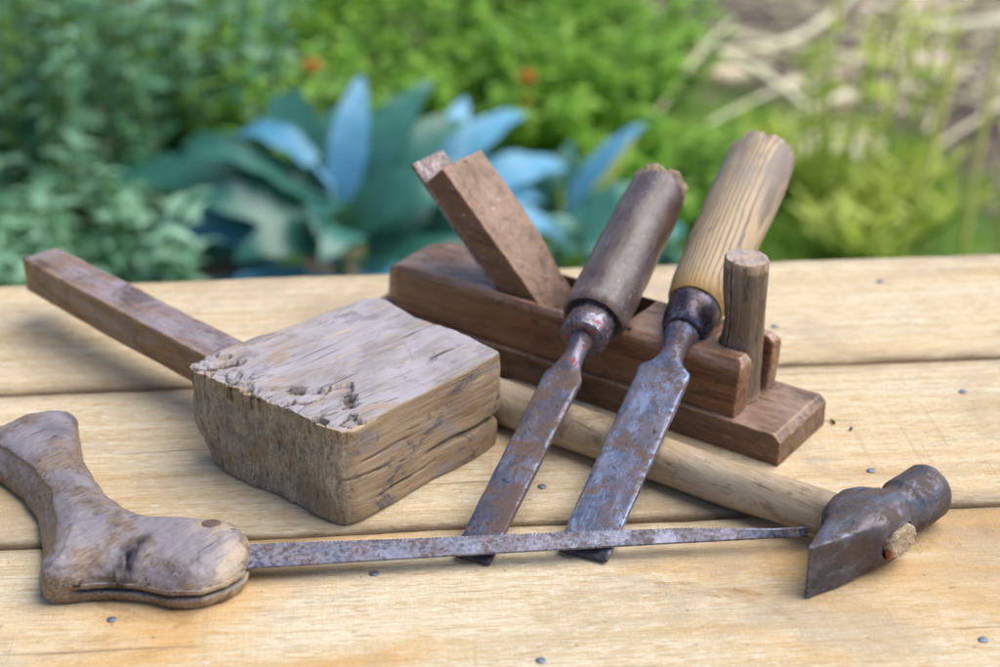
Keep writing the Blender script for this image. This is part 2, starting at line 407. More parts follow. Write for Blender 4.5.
for i in range(len(co)):
    p = co[i].copy(); n = no[i]
    x, y, z = p
    u = y / Bl.y
    endness = max(0.0, -n[0]); topness = max(0.0, n[2]); side = max(0.0, -n[1])
    d = np.zeros(3)
    # broad unevenness
    d += n * (0.0020 * nz(p, (18, 30, 30), 3) + 0.0010 * nz(p, (50, 70, 70), 33))
    # grain furrows on the long faces
    gf = nz(p, (14, 330, 330), 1) * 0.00018 + nz(p, (8, 120, 120), 7) * 0.00035
    d += n * gf * (1 - endness)
    # mushroomed rough end grain
    rough = nz(p, (160, 170, 70), 2) * 0.0008 + nz(p, (420, 420, 160), 4) * 0.0005 + nz(p, (45, 50, 40), 9) * 0.0013
    d += n * rough * 1.7 * endness ** 2
    # splintered edge where the end grain meets the top
    jag = 0.006 + 0.006 * max(0, nz((0, y, 0), (0, 55, 0), 5) + 0.25) + 0.004 * nz((0, y, 0), (0, 260, 0), 8)
    patch = math.exp(-((y - 0.032) / 0.024) ** 2) * 0.042 + math.exp(-((y - 0.112) / 0.010) ** 2) * 0.010
    reach = jag + patch * (0.8 + 0.4 * nz((0, y, 0), (0, 120, 0), 2.2))
    chip = 0.0
    if z > HM - 0.012 and x < reach + 0.004:
        wx = x + 0.004 * nz(p, (60, 60, 0), 3); wy = y + 0.0025 * nz(p, (60, 60, 0), 13)
        dist, pts_ = mnoise.voronoi(V((wx * 40, wy * 96, 0.3)))
        q = pts_[0]; lev = abs(math.sin(q.x * 12.9898 + q.y * 78.233) * 43758.5453) % 1.0
        cellx = q.x / 40
        inside = smoothstep(reach + 0.0007, reach - 0.0007, 0.6 * x + 0.4 * cellx)
        k = max(0.0, 1 - x / max(reach, 1e-4))
        base = (0.0046 if patch > 0.010 else 0.0024)
        depth = (0.0007 + base * (0.45 + 0.55 * lev) * (0.70 + 0.30 * k + 22 * min(0.02, max(-0.02, x - cellx)) ) + 0.0005 * nz(p, (60, 420, 0), 2)) * inside
        crev = smoothstep(0.13, 0.02, dist[1] - dist[0]) * inside * smoothstep(0.25, 0.6, lev)
        depth += 0.0009 * crev
        chip = min(1, 0.25 * inside + 0.9 * crev)
        d[2] -= max(0, depth) * topness
    # fuzzy ragged rim of the end grain
    rim = smoothstep(0.010, 0.0, x) * smoothstep(HM - 0.012, HM, z)
    d += n * rim * (0.0012 * nz(p, (330, 330, 330), 21) + 0.0009 * nz(p, (800, 800, 800), 22))
    # broken lower corner on the left, worn lower right lobe with a split
    cx = smoothstep(0.030, 0.0, x) * smoothstep(0.092, 0.128, y) * smoothstep(0.030, 0.004, z)
    d += np.array([0.0040, -0.0075, 0.001]) * cx
    gz = 0.0225 - 0.10 * max(0, 0.055 - abs(x - Lx)) * 0.12 + 0.004 * nz(p, (30, 0, 0), 4)
    gk = smoothstep(0.062, 0.088, x) * math.exp(-((z - gz) / 0.0018) ** 2) * smoothstep(0.020, 0.006, y)
    d += np.array([-0.0005, 0.0048, 0]) * gk
    ge = smoothstep(Lx - 0.02, Lx - 0.004, x) * math.exp(-((z - gz) / 0.0035) ** 2)
    d += np.array([-0.0060, 0, 0]) * ge
    lob = smoothstep(0.095, Lx, x) * smoothstep(gz, gz - 0.004, z) * smoothstep(0.03, 0.0, y)
    d += np.array([-0.002, 0.0030, 0]) * lob
    # thin splits running with the grain on the front face
    for (zz, xa, xb, dp) in ((0.040, 0.012, 0.07, 0.0012), (0.0305, 0.0, 0.05, 0.0016), (0.013, 0.02, 0.09, 0.0012)):
        zc = zz + 0.003 * nz(p, (40, 0, 0), zz * 100)
        d += np.array([0, dp, 0]) * side * smoothstep(xa, xa + 0.01, x) * smoothstep(xb, xb - 0.02, x) * math.exp(-((z - zc) / 0.0008) ** 2)
    pp = p + d
    pp[2] = max(pp[2], 0.0003)
    co[i] = pp
    end_a.append(smoothstep(0.25, 0.75, endness) if x < 0.03 else 0); top_a.append(smoothstep(0.4, 0.8, topness)); chip_a.append(chip)

t = NT('mallet_wood')
v = t.map(t.obj, (0.05, 1, 1))
fib = t.noise(v, 1000, 6, 0.75, 0.2); ring = t.noise(v, 260, 4, 0.6, 0.5); big = t.noise(t.map(t.obj, (0.4, 1, 1)), 36, 5, 0.65, 0.5)
mixg = t.math('ADD', t.math('MULTIPLY', ring, 0.5), t.math('MULTIPLY', fib, 0.5))
side_c = t.ramp(mixg, [(0.33, (0.15, 0.095, 0.058)), (0.48, (0.32, 0.225, 0.145)), (0.66, (0.45, 0.335, 0.225))])
top_c = t.ramp(mixg, [(0.33, (0.17, 0.135, 0.125)), (0.48, (0.30, 0.262, 0.265)), (0.66, (0.40, 0.36, 0.375))])  # paler, bluer top: sky reflection painted into the wood colour
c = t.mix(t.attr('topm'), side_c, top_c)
c = t.mix(t.rng(big, 0.48, 0.66, 0, 0.5), c, (0.41, 0.30, 0.20))
lil = t.noise(t.map(t.obj, (0.5, 1, 1), (2, 2, 9)), 30, 5, 0.65, 0.3)
c = t.mix(t.math('MULTIPLY', t.attr('topm'), t.rng(lil, 0.42, 0.58, 0, 0.75)), c, (0.42, 0.385, 0.445))  # lilac sky sheen painted in patches on the top
st = t.noise(t.map(t.obj, (0.7, 1, 1), (3, 1, 2)), 48, 7, 0.75, 0.6)
og = t.noise(t.map(t.obj, (0.45, 1, 1), (8, 8, 1)), 42, 6, 0.7, 0.5)
c = t.mix(t.rng(og, 0.54, 0.64, 0, 0.55), c, (0.36, 0.225, 0.125))
bl = t.noise(t.map(t.obj, (0.5, 1, 1), (1, 9, 4)), 34, 6, 0.7, 0.5)
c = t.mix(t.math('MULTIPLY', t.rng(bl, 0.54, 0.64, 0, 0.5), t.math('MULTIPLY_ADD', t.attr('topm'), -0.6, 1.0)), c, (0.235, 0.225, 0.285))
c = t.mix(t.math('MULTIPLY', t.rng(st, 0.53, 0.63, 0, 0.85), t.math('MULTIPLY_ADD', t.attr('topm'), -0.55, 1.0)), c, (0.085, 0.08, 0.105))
crack = t.noise(t.map(t.obj, (0.045, 1, 1), (1, 5, 8)), 330, 3, 0.6, 0.4)
c = t.mix(t.rng(crack, 0.65, 0.69, 0, 0.8), c, (0.045, 0.03, 0.022))
pale = t.noise(t.map(t.obj, (0.10, 1, 1), (4, 4, 4)), 170, 3, 0.6, 0.3)
c = t.mix(t.rng(pale, 0.63, 0.69, 0, 0.6), c, (0.56, 0.42, 0.26))
en = t.noise(t.obj, 520, 6, 0.8, 0.3); en2 = t.noise(t.obj, 45, 6, 0.7, 0.4); fibz = t.noise(t.map(t.obj, (1, 1, 0.22), (0, 0, 0), (0.5, 0, 0)), 480, 4, 0.75, 0.4)
end_c = t.ramp(t.math('ADD', t.math('MULTIPLY', en, 0.5), t.math('MULTIPLY', fibz, 0.5)), [(0.36, (0.11, 0.085, 0.062)), (0.46, (0.38, 0.305, 0.225)), (0.62, (0.70, 0.58, 0.43))])
end_c = t.mix(t.rng(en2, 0.42, 0.62, 0, 0.5), end_c, (0.20, 0.172, 0.14))
end_c = t.mix(t.rng(t.noise(t.obj, 50, 5, 0.7), 0.52, 0.64, 0, 0.65), end_c, (0.38, 0.25, 0.13))
zz_ = t.sep(t.obj)
rimm = t.math('MULTIPLY', t.rng(zz_[2], HM - 0.016, HM - 0.002), t.rng(en, 0.36, 0.55))
end_c = t.mix(t.math('MULTIPLY', rimm, 0.7), end_c, (0.50, 0.37, 0.23))
c = t.mix(t.attr('endm'), c, end_c)
c = t.mix(t.rng(t.attr('chipm'), 0.35, 0.95, 0, 0.8), c, (0.11, 0.075, 0.055))  # occlusion shade painted into the crevices between the chips
pt = t.geo.outputs['Pointiness']
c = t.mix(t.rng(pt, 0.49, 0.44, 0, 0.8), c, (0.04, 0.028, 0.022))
c = t.mix(t.math('MULTIPLY', t.rng(pt, 0.52, 0.56, 0, 0.6), t.rng(fib, 0.35, 0.6)), c, (0.55, 0.43, 0.30))
h = t.math('ADD', t.math('MULTIPLY', fib, 0.8), t.math('ADD', t.math('MULTIPLY', t.math('ADD', en, fibz), t.math('MULTIPLY_ADD', t.attr('endm'), 1.2, 0.08)), t.math('MULTIPLY', t.rng(crack, 0.63, 0.70), -1.3)))
t.bsdf(c, t.math('MULTIPLY_ADD', t.attr('endm'), 0.35, 0.52), 0, t.bump(h, 0.8, 0.0016), 0.4)
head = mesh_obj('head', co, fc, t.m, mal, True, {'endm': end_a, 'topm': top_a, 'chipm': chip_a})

# handle of the mallet: square bar leaving the far left face
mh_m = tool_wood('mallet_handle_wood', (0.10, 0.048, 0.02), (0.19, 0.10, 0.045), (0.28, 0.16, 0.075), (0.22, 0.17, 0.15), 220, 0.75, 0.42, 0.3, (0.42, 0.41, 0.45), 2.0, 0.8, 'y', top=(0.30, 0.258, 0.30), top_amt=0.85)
p0 = loc((-0.1733, 0.9627)); p1 = loc((-0.3294, 1.1124))
hd = V((p1.x - p0.x, p1.y - p0.y, 0)).normalized(); hs = V((hd.y, -hd.x, 0))
bm = bmesh.new()
pts = []
for s, ww, zt, zb in ((-0.05, 0.0150, 0.0475, 0.0215), (0.0, 0.0150, 0.048, 0.022), (0.11, 0.0148, 0.049, 0.0225), (0.2155, 0.0142, 0.0500, 0.0245)):
    c0 = V((p0.x, p0.y, 0)) + hd * s
    pts.append([bm.verts.new(c0 + hs * a * ww + V((0, 0, z))) for a, z in ((-1, zb), (1, zb), (1, zt), (-1, zt))])
for a, b in zip(pts, pts[1:]):
    for k in range(4): bm.faces.new((a[k], a[(k + 1) % 4], b[(k + 1) % 4], b[k]))
bm.faces.new(pts[0]); bm.faces.new(pts[-1])
co, no, fc = solid(bm, (), 0.0010, 5, 0.5)
for i in range(len(co)):
    co[i] += no[i] * (0.0006 * nz(co[i], (40, 12, 40), 3) + 0.00025 * nz(co[i], (260, 60, 260), 6))
mesh_obj('handle', co, fc, mh_m, mal)

# ------------------------------------------------------------------ hand saw
saw = empty('hand_saw', 'narrow rusty blade saw with cracked pistol shaped wooden grip', 'saw', (-0.19, 0.79, 0))
SO = V((-0.19, 0.79, 0))
out = [(-0.3094, 0.9158), (-0.2996, 0.9284), (-0.2848, 0.9374), (-0.2721, 0.9392), (-0.2646, 0.9317), (-0.2583, 0.9099), (-0.2507, 0.8851), (-0.2392, 0.8614), (-0.2256, 0.8387), (-0.2124, 0.8241), (-0.1968, 0.8152), (-0.1813, 0.8136), (-0.1653, 0.8126), (-0.1536, 0.8114), (-0.1440, 0.8038), (-0.1393, 0.7958), (-0.1355, 0.7820), (-0.1378, 0.7657), (-0.1468, 0.7550), (-0.1586, 0.7477), (-0.1755, 0.7472), (-0.1948, 0.7535), (-0.2139, 0.7550), (-0.2317, 0.7523), (-0.2428, 0.7512), (-0.2480, 0.7580), (-0.2526, 0.7776), (-0.2580, 0.8033), (-0.2680, 0.8333), (-0.2814, 0.8539), (-0.3007, 0.8753),
       (-0.322, 0.888), (-0.342, 0.896), (-0.354, 0.905), (-0.352, 0.915), (-0.336, 0.914)]
out = [(x - SO.x, y - SO.y) for x, y in out]
ZT = 0.0265
def layered_bm(poly, layers):
    bm = bmesh.new(); n = len(poly); rings = []
    nn = []
    for i in range(n):
        a, b, c = V(poly[i - 1]), V(poly[i]), V(poly[(i + 1) % n])
        e = ((b - a).normalized() + (c - b).normalized()).normalized(); nn.append(V((-e.y, e.x)))
    area = sum(poly[i - 1][0] * poly[i][1] - poly[i][0] * poly[i - 1][1] for i in range(n))
    sg = 1 if area > 0 else -1
    for d, z in layers:
        rings.append([bm.verts.new((p[0] + sg * m_.x * d, p[1] + sg * m_.y * d, z)) for p, m_ in zip(poly, nn)])
    for a, b in zip(rings, rings[1:]):
        for i in range(n): bm.faces.new((a[i], a[(i + 1) % n], b[(i + 1) % n], b[i]))
    bm.faces.new(rings[0]); bm.faces.new(rings[-1])
    bmesh.ops.recalc_face_normals(bm, faces=bm.faces)
    return bm
co, no, fc = solid(layered_bm(out, [(0.003, 0.0), (0.0005, 0.004), (0.0, 0.009), (0.0010, 0.0150), (0.0036, 0.0200), (0.0085, 0.0240), (0.0150, ZT)]), (), 0.0010, 20, 0.5)
def seg_dist(x, y, a, b):
    ux, uy = b[0] - a[0], b[1] - a[1]
    f = min(1.0, max(0.0, ((x - a[0]) * ux + (y - a[1]) * uy) / (ux * ux + uy * uy)))
    return math.hypot(x - a[0] - f * ux, y - a[1] - f * uy)
SHANK = [(-0.2480, 0.7580), (-0.2526, 0.7776), (-0.2580, 0.8033), (-0.2680, 0.8333), (-0.2814, 0.8539), (-0.3007, 0.8753), (-0.322, 0.888), (-0.342, 0.896)]
slot_a, pat_a = [], []
for i in range(len(co)):
    p = co[i].copy(); n = no[i]; x, y, z = p + np.array(SO)
    d = n * (0.0008 * nz(p, (45, 45, 60), 2) + 0.0003 * nz(p, (110, 110, 110), 15) + 0.0003 * nz(p, (260, 260, 260), 5))
    fz = mnoise.voronoi(V((x * 55, y * 55, z * 90)))[0]
    d -= n * 0.0006 * smoothstep(0.25, 0.6, fz[0])
    # carved bevel along the front, swelling towards the boot
    f = smoothstep(0.790, 0.752, y) * smoothstep(-0.25, -0.21, x)
    d[2] -= 0.0045 * f * (1 if z > 0.014 else 0.0)
    d[2] -= 0.0035 * smoothstep(0.86, 0.93, y) * smoothstep(0.016, 0.027, z) * (0.5 + 0.5 * math.sin(x * 90))
    # the shank is whittled round on its left side
    if z > 0.002 and x < -0.236:
        dl = min(seg_dist(x, y, a_, b_) for a_, b_ in zip(SHANK, SHANK[1:]))
        if dl < 0.024: d[2] -= 0.010 * (1 - dl / 0.024) ** 2 * (z / 0.024) * smoothstep(0.76, 0.785, y)
    # undercut of the lower edge
    zs = 0.0088 - 0.03 * max(0, -0.175 - x) * 0.25 + 0.0003 * nz(p, (40, 40, 0), 1)
    inside = smoothstep(-0.232, -0.222, x)
    s = math.exp(-((z - zs) / 0.0011) ** 2) * inside * (1 if abs(n[2]) < 0.85 else 0)
    d -= n * 0.0042 * s
    # vertical split at the nose, nick in the front edge
    nk = math.exp(-((x + 0.2015) / 0.004) ** 2) * smoothstep(0.775, 0.762, y) * smoothstep(0.010, 0.02, z)
    d += np.array([0, 0.0016, -0.0012]) * nk
    co[i] = p + d
    co[i][2] = max(co[i][2], 0.0003)
    dk = math.exp(-((x + 0.2015 - (y - 0.765) * 0.45 + 0.002 * nz(p, (0, 300, 300), 6)) / 0.0052) ** 2) * smoothstep(0.792, 0.775, y) * smoothstep(0.006, 0.012, z)
    slot_a.append(min(1, s * 1.5 + dk * max(0, 0.95 + 0.9 * nz(p, (500, 160, 160), 4))))
    e = smoothstep(0.918, 0.935, y + 0.010 * nz(p, (60, 60, 0), 3)) * (1 if x > -0.302 else 0.3)
    e = max(e, math.exp(-(((y - 0.905) / 0.010) ** 2 + ((x + 0.272) / 0.014) ** 2)) * 0.8)
    pat_a.append(e)
t = NT('saw_grip_wood')
o = t.map(t.obj, (1, 1, 1), (0, 0, 0), (0, 0, R(40)))
v = t.map(o, (1, 0.10, 1)); big = t.noise(t.map(t.obj, (1, 1, 1), (2, 2, 2)), 30, 5, 0.6, 0.3); fib = t.noise(v, 700, 5, 0.65, 0.2)
mott = t.noise(t.map(o, (1, 0.5, 1), (7, 1, 0)), 60, 7, 0.72, 0.3)
c = t.ramp(t.math('ADD', t.math('MULTIPLY', mott, 0.45), t.math('MULTIPLY', fib, 0.55)), [(0.36, (0.065, 0.042, 0.028)), (0.5, (0.17, 0.115, 0.078)), (0.64, (0.31, 0.225, 0.155))])
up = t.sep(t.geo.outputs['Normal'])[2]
c = t.mix(t.math('MULTIPLY', t.rng(up, 0.3, 0.9, 0.0, 0.75), t.rng(big, 0.42, 0.56, 0.12, 1)), c, (0.25, 0.23, 0.28))  # bluish sky sheen painted onto the grip's upward faces
yy = t.sep(t.obj)
c = t.mix(t.math('MULTIPLY', t.rng(yy[0], 0.010, 0.04), t.rng(mott, 0.42, 0.58, 0.1, 0.75)), c, (0.46, 0.36, 0.25))
c = t.mix(t.rng(t.noise(t.map(t.obj, (1, 1, 1), (5, 0, 0)), 60, 7, 0.75), 0.54, 0.66, 0, 0.7), c, (0.10, 0.07, 0.06))
c = t.mix(t.math('MULTIPLY', t.attr('patm'), 0.8), c, (0.075, 0.07, 0.10))
pt = t.geo.outputs['Pointiness']
c = t.mix(t.math('MULTIPLY', t.math('MULTIPLY', t.rng(pt, 0.505, 0.54, 0, 0.6), t.rng(yy[2], 0.012, 0.017)), t.rng(fib, 0.35, 0.6)), c, (0.45, 0.37, 0.29))
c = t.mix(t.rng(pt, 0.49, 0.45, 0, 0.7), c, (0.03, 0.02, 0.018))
ck = t.noise(t.map(o, (1, 0.05, 1), (2, 2, 6)), 330, 2, 0.5, 0.3)
c = t.mix(t.rng(ck, 0.66, 0.70, 0, 0.7), c, (0.03, 0.02, 0.018))
spk = t.noise(t.obj, 380, 4, 0.6)
c = t.mix(t.rng(spk, 0.68, 0.73, 0, 0.6), c, (0.04, 0.025, 0.02))
c = t.mix(t.attr('slotm'), c, (0.010, 0.007, 0.007))
t.bsdf(c, t.math('MULTIPLY_ADD', mott, 0.4, 0.22), 0, t.bump(t.math('ADD', fib, t.math('MULTIPLY_ADD', t.rng(ck, 0.64, 0.7), -1.0, mott)), 0.45, 0.0014), 0.5)
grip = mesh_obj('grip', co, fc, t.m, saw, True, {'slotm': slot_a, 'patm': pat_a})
rv = flat('rivet_iron', (0.16, 0.10, 0.08), 0.6, 0.3, 500, 0.6)
vs, fs = lathe([(-0.004, 0.0055), (0.0006, 0.0060), (0.0014, 0.0052), (0.0019, 0.003), (0.002, 0.0008)], 24, 'z', wob=0.1, seed=4)
mesh_obj('rivet', [(a * 1.05 + 0.0300, b * 0.85 + 0.0042, c * 0.6 + ZT - 0.0014) for a, b, c in vs], fs, rv, grip)
# blade: thin plate tapering to the tip, teeth along the far edge
bl_m = old_iron('saw_blade_steel', (0.105, 0.108, 0.152), (0.14, 0.078, 0.055), 0.56, 0.46, 5, 0.8, metal=0.65)
x0, x1 = -0.155, 0.1735
def far(x): return 0.7920 + (x + 0.141) * 0.0690 - 0.0045 * smoothstep(0.10, 0.1735, x) - 0.09 * max(0, x - 0.1690)
def nearl(x):
    tt = (x + 0.1405) / (0.1735 + 0.1405)
    return 0.7752 + 0.0322 * tt + 0.0010 * math.sin(tt * 3)
vs, fs = [], []
nseg = 150
for i in range(nseg * 2 + 1):
    x = x0 + (x1 - x0) * i / (2 * nseg)
    y1_, y0_ = far(x), nearl(x)
    if y1_ < y0_ + 0.0028: y1_ = y0_ + 0.0028
    tooth = 0.0011 * (1 if i % 2 else 0) * (0.55 + 0.45 * mnoise.noise(V((x * 120, 0, 0)))) * smoothstep(0.1735, 0.12, x) if x > -0.128 else 0.0
    z1_ = 0.0128 + 0.0006 * mnoise.noise(V((x * 12, 3, 0)))
    z0_ = 0.0092
    for y, z in ((y0_, z0_), (y1_ - 0.001, z1_), (y1_ + tooth, z1_ + 0.0003)):
        vs.append((x - SO.x, y - SO.y, z + 0.0006)); vs.append((x - SO.x, y - SO.y, z - 0.0006))
for i in range(nseg * 2):
    a, b = i * 6, i * 6 + 6
    fs += [(a, b, b + 2, a + 2), (a + 2, b + 2, b + 4, a + 4), (a + 4, b + 4, b + 5, a + 5), (a + 5, b + 5, b + 3, a + 3), (a + 3, b + 3, b + 1, a + 1), (a + 1, b + 1, b, a)]
fs += [(0, 2, 4, 5, 3, 1), tuple(nseg * 12 + k for k in (1, 3, 5, 4, 2, 0))]
mesh_obj('blade', vs, fs, bl_m, saw, False)

# ------------------------------------------------------------------ wooden plane
PY = R(144.7)
P0 = V((0.1708, 0.8983, 0))
plane = empty('wooden_plane', 'old reddish brown wooden plane with slanted wedge and upright front horn', 'plane', P0, PY)
# local x runs to the left rear end; local y = towards the camera, so the far side is -y
def F(vv): return -vv
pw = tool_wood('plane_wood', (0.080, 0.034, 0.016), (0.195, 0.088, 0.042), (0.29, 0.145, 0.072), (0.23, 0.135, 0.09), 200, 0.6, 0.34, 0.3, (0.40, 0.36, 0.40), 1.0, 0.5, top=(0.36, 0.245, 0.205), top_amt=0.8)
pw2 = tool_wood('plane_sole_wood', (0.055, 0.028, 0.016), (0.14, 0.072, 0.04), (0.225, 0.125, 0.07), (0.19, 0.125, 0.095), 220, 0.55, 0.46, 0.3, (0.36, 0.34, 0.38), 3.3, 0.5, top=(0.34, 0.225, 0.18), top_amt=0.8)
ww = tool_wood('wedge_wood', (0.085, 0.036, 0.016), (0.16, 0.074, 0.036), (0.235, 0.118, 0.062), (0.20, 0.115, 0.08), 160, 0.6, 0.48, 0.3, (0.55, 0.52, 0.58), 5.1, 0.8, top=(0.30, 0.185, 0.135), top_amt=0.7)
prof = [(0.0, 0.0), (0.0, 0.0165), (0.0045, 0.0212), (0.325, 0.0212), (0.327, 0.0)]
co, no, fc = solid(prism_bm(prof, F(0.0650), F(0.0), 'xzy'), (), 0.0011, 4, 0.5)
for i in range(len(co)):
    co[i] += no[i] * (0.0005 * nz(co[i], (20, 60, 60), 3) + 0.00018 * nz(co[i], (60, 300, 300), 6)); co[i][2] = max(co[i][2], 0.0003)
mesh_obj('sole', co, fc, pw2, plane)
bodyp = [(0.034, 0.0208), (0.0315, 0.0560), (0.0360, 0.0602), (0.10, 0.0592), (0.17, 0.0575), (0.296, 0.0570), (0.306, 0.0545), (0.3115, 0.0485), (0.319, 0.0208)]
body = prism_bm(bodyp, F(0.0605), F(0.0040), 'xzy')
mouth = prism_bm([(0.122, 0.09), (0.122, 0.052), (0.146, 0.022), (0.1865, 0.022), (0.2215, 0.0566), (0.2550, 0.09)], F(0.0560), F(0.0095), 'xzy')
notch = prism_bm([(0.01, F(0.0475)), (0.01, F(0.0195))] + [(0.0475 + 0.0140 * math.cos(R(q)), F(0.0335) + 0.0140 * math.sin(R(q))) for q in range(90, -91, -15)], 0.0215, 0.09)
step = box_bm(0.114, 0.164, F(0.012), F(0.001), 0.0556, 0.09)
round1 = prism_bm([(F(0.000), 0.0525), (F(0.0040), 0.0530), (F(0.0062), 0.0565), (F(0.0092), 0.0585), (F(0.0092), 0.09), (F(0.0), 0.09)], 0.0, 0.34, 'yzx')
round2 = prism_bm([(F(0.065), 0.0530), (F(0.0605), 0.0530), (F(0.0585), 0.0565), (F(0.0560), 0.0588), (F(0.0560), 0.09), (F(0.065), 0.09)], 0.0, 0.34, 'yzx')
round3 = prism_bm([(0.0, F(0.0)), (0.045, F(0.0)), (0.038, F(0.0052)), (0.0335, F(0.0085)), (0.031, F(0.0120)), (0.0, F(0.0120))], 0.03, 0.09)
corner1 = prism_bm([(0.295, F(0.000)), (0.330, F(0.000)), (0.330, F(0.020)), (0.3165, F(0.014)), (0.309, F(0.0075)), (0.302, F(0.0045))], 0.024, 0.09)
corner2 = prism_bm([(0.280, F(0.070)), (0.330, F(0.070)), (0.330, F(0.034)), (0.3155, F(0.042)), (0.305, F(0.052)), (0.292, F(0.0590))], 0.024, 0.09)
co, no, fc = solid(body, (mouth, notch, step, round1, round2, corner1, corner2), 0.0010, 10, 0.5)
for i in range(len(co)):
    co[i] += no[i] * (0.0007 * nz(co[i], (25, 60, 60), 8) + 0.0002 * nz(co[i], (60, 300, 300), 6))
mesh_obj('body', co, fc, pw, plane)
wp = [(0.2641, 0.1340), (0.1845, 0.0552), (0.165, 0.0360), (0.182, 0.0300), (0.2169, 0.0566), (0.2782, 0.1202)]
co, no, fc = solid(prism_bm(wp, F(0.0555), F(0.0106), 'xzy'), (), 0.0010, 4, 0.5)
for i in range(len(co)):
    x, y, z = co[i]
    # far edge worn round towards the lower end
    k = smoothstep(-0.045, -0.057, y) * smoothstep(0.095, 0.06, z)
    co[i] += np.array([0, 0.006 * k, -0.002 * k]) + no[i] * (0.0006 * nz(co[i], (40, 40, 40), 2) + 0.0002 * nz(co[i], (200, 200, 200), 3))
ws = mesh_obj('wedge', co, fc, ww, plane)
ir = old_iron('plane_iron_steel', (0.17, 0.15, 0.16), (0.17, 0.085, 0.055), 0.75, 0.45, 2)
ip = [(0.2890, 0.1316), (0.2785, 0.1206), (0.2173, 0.0566), (0.188, 0.0270), (0.1900, 0.0248), (0.2199, 0.0544), (0.2912, 0.1294)]
bm = prism_bm(ip, F(0.0445), F(0.0108), 'xzy')
bmesh.ops.bevel(bm, geom=bm.edges[:], offset=0.0006, segments=2, affect='EDGES', profile=0.6)
bm_obj('iron', bm, ir, plane, True, 35)
# the front horn: an upright whittled stick with a flat worn top and a long split
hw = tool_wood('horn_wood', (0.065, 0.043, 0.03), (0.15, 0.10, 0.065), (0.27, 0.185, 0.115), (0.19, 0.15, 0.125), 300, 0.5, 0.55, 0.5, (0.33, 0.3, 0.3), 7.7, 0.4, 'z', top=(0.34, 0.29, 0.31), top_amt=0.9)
HC = (0.0475, F(0.0335)); HT = 0.1165
vs, fs = [], []
seg = 120
zr = [0.0214, 0.026, 0.035, 0.046, 0.054, 0.060, 0.066, 0.075, 0.085, 0.095, 0.103, 0.110, 0.1145, HT]
for j, z in enumerate(zr):
    for k in range(seg):
        a = 2 * math.pi * k / seg
        r = 0.0142
        fl = smoothstep(0.066, 0.046, z)
        # waist on the left side, octagonal facets
        wx, wy = math.cos(a), math.sin(a)
        left = max(0.0, wx * 0.85 + wy * 0.3)
        r -= 0.0030 * left * math.exp(-((z - 0.074) / 0.014) ** 2)
        r += 0.0018 * left * fl
        r *= 0.96 + 0.035 * abs(math.cos(4 * a))
        r += 0.0005 * mnoise.noise(V((wx * 2, wy * 2, z * 50)))
        if z > 0.1155: r -= 0.0012
        zz = z + (0.0010 * wx + 0.0006 * mnoise.noise(V((wx * 2, wy * 2, 9))) if z > 0.1 else 0)
        # split facing the camera
        sp = math.exp(-((a - R(76) - 0.05 * math.sin(z * 90)) / 0.035) ** 2) * smoothstep(0.045, 0.06, z)
        r -= 0.0062 * sp
        vs.append((HC[0] + r * wx, HC[1] + r * wy, zz))
n = len(zr)
for j in range(n - 1):
    for k in range(seg): fs.append((j * seg + k, j * seg + (k + 1) % seg, (j + 1) * seg + (k + 1) % seg, (j + 1) * seg + k))
cv = len(vs); vs.append((HC[0], HC[1], HT + 0.0003))
for k in range(seg): fs.append(((n - 1) * seg + k, (n - 1) * seg + (k + 1) % seg, cv))
fs.append(tuple(range(seg))[::-1])
ho = mesh_obj('horn', vs, fs, hw, plane)
ho.data.set_sharp_from_angle(angle=R(48))

# ------------------------------------------------------------------ hammer
hy = R(45.0)
G = V((0.1655, 0.7600, 0))
ham = empty('hammer', 'cross peen hammer with dark forged head and worn pale wooden handle', 'hammer', G, hy)
# local x from peen to face, local -y is the visible eye side, handle leaves on +y
him = old_iron('hammer_steel', (0.085, 0.087, 0.118), (0.10, 0.058, 0.040), 0.62, 0.46, 8, 0.9, metal=0.6)
ax = 0.0172
prof = [  # x, half width right (-y), half width left (+y), z bottom, z top, exponent
    (0.0000, 0.0011, 0.0011, 0.0008, 0.0325, 12), (0.0015, 0.0019, 0.0019, 0.0004, 0.0332, 12), (0.012, 0.0050, 0.0056, 0.0004, 0.0335, 10), (0.024, 0.0085, 0.0094, 0.0006, 0.0338, 8),
    (0.034, 0.0112, 0.0135, 0.0006, 0.0341, 6), (0.0395, 0.0138, 0.0190, 0.0006, 0.0350, 3.6), (0.046, 0.0178, 0.0245, 0.0006, 0.0362, 3.0), (0.055, 0.0200, 0.0272, 0.0006, 0.0366, 2.9),
    (0.063, 0.0202, 0.0272, 0.0006, 0.0365, 2.9), (0.070, 0.0184, 0.0246, 0.0006, 0.0358, 2.9), (0.0765, 0.0142, 0.0176, 0.0010, 0.0342, 2.7), (0.0815, 0.0122, 0.0136, 0.0022, 0.0322, 2.5),
    (0.0875, 0.0132, 0.0134, 0.0026, 0.0320, 2.2), (0.0905, 0.0150, 0.0150, 0.0012, 0.0336, 2.1), (0.0925, 0.0163, 0.0163, 0.0006, 0.0342, 2), (0.104, 0.0168, 0.0168, 0.0004, 0.0344, 2), (0.1155, 0.0166, 0.0166, 0.0004, 0.0342, 2),
    (0.1180, 0.0155, 0.0155, 0.0014, 0.0332, 2), (0.1190, 0.0120, 0.0120, 0.005, 0.0296, 2), (0.1193, 0.006, 0.006, 0.011, 0.0236, 2)]
seg = 48
vs, fs = [], []
def prof_at(x):
    for a, b in zip(prof, prof[1:]):
        if a[0] <= x <= b[0]:
            f = (x - a[0]) / (b[0] - a[0]); return [p + (q - p) * f for p, q in zip(a, b)]
    return prof[-1]
xs = []
for a, b in zip(prof, prof[1:]):
    m = max(1, int((b[0] - a[0]) / 0.0018))
    xs += [a[0] + (b[0] - a[0]) * k / m for k in range(m)]
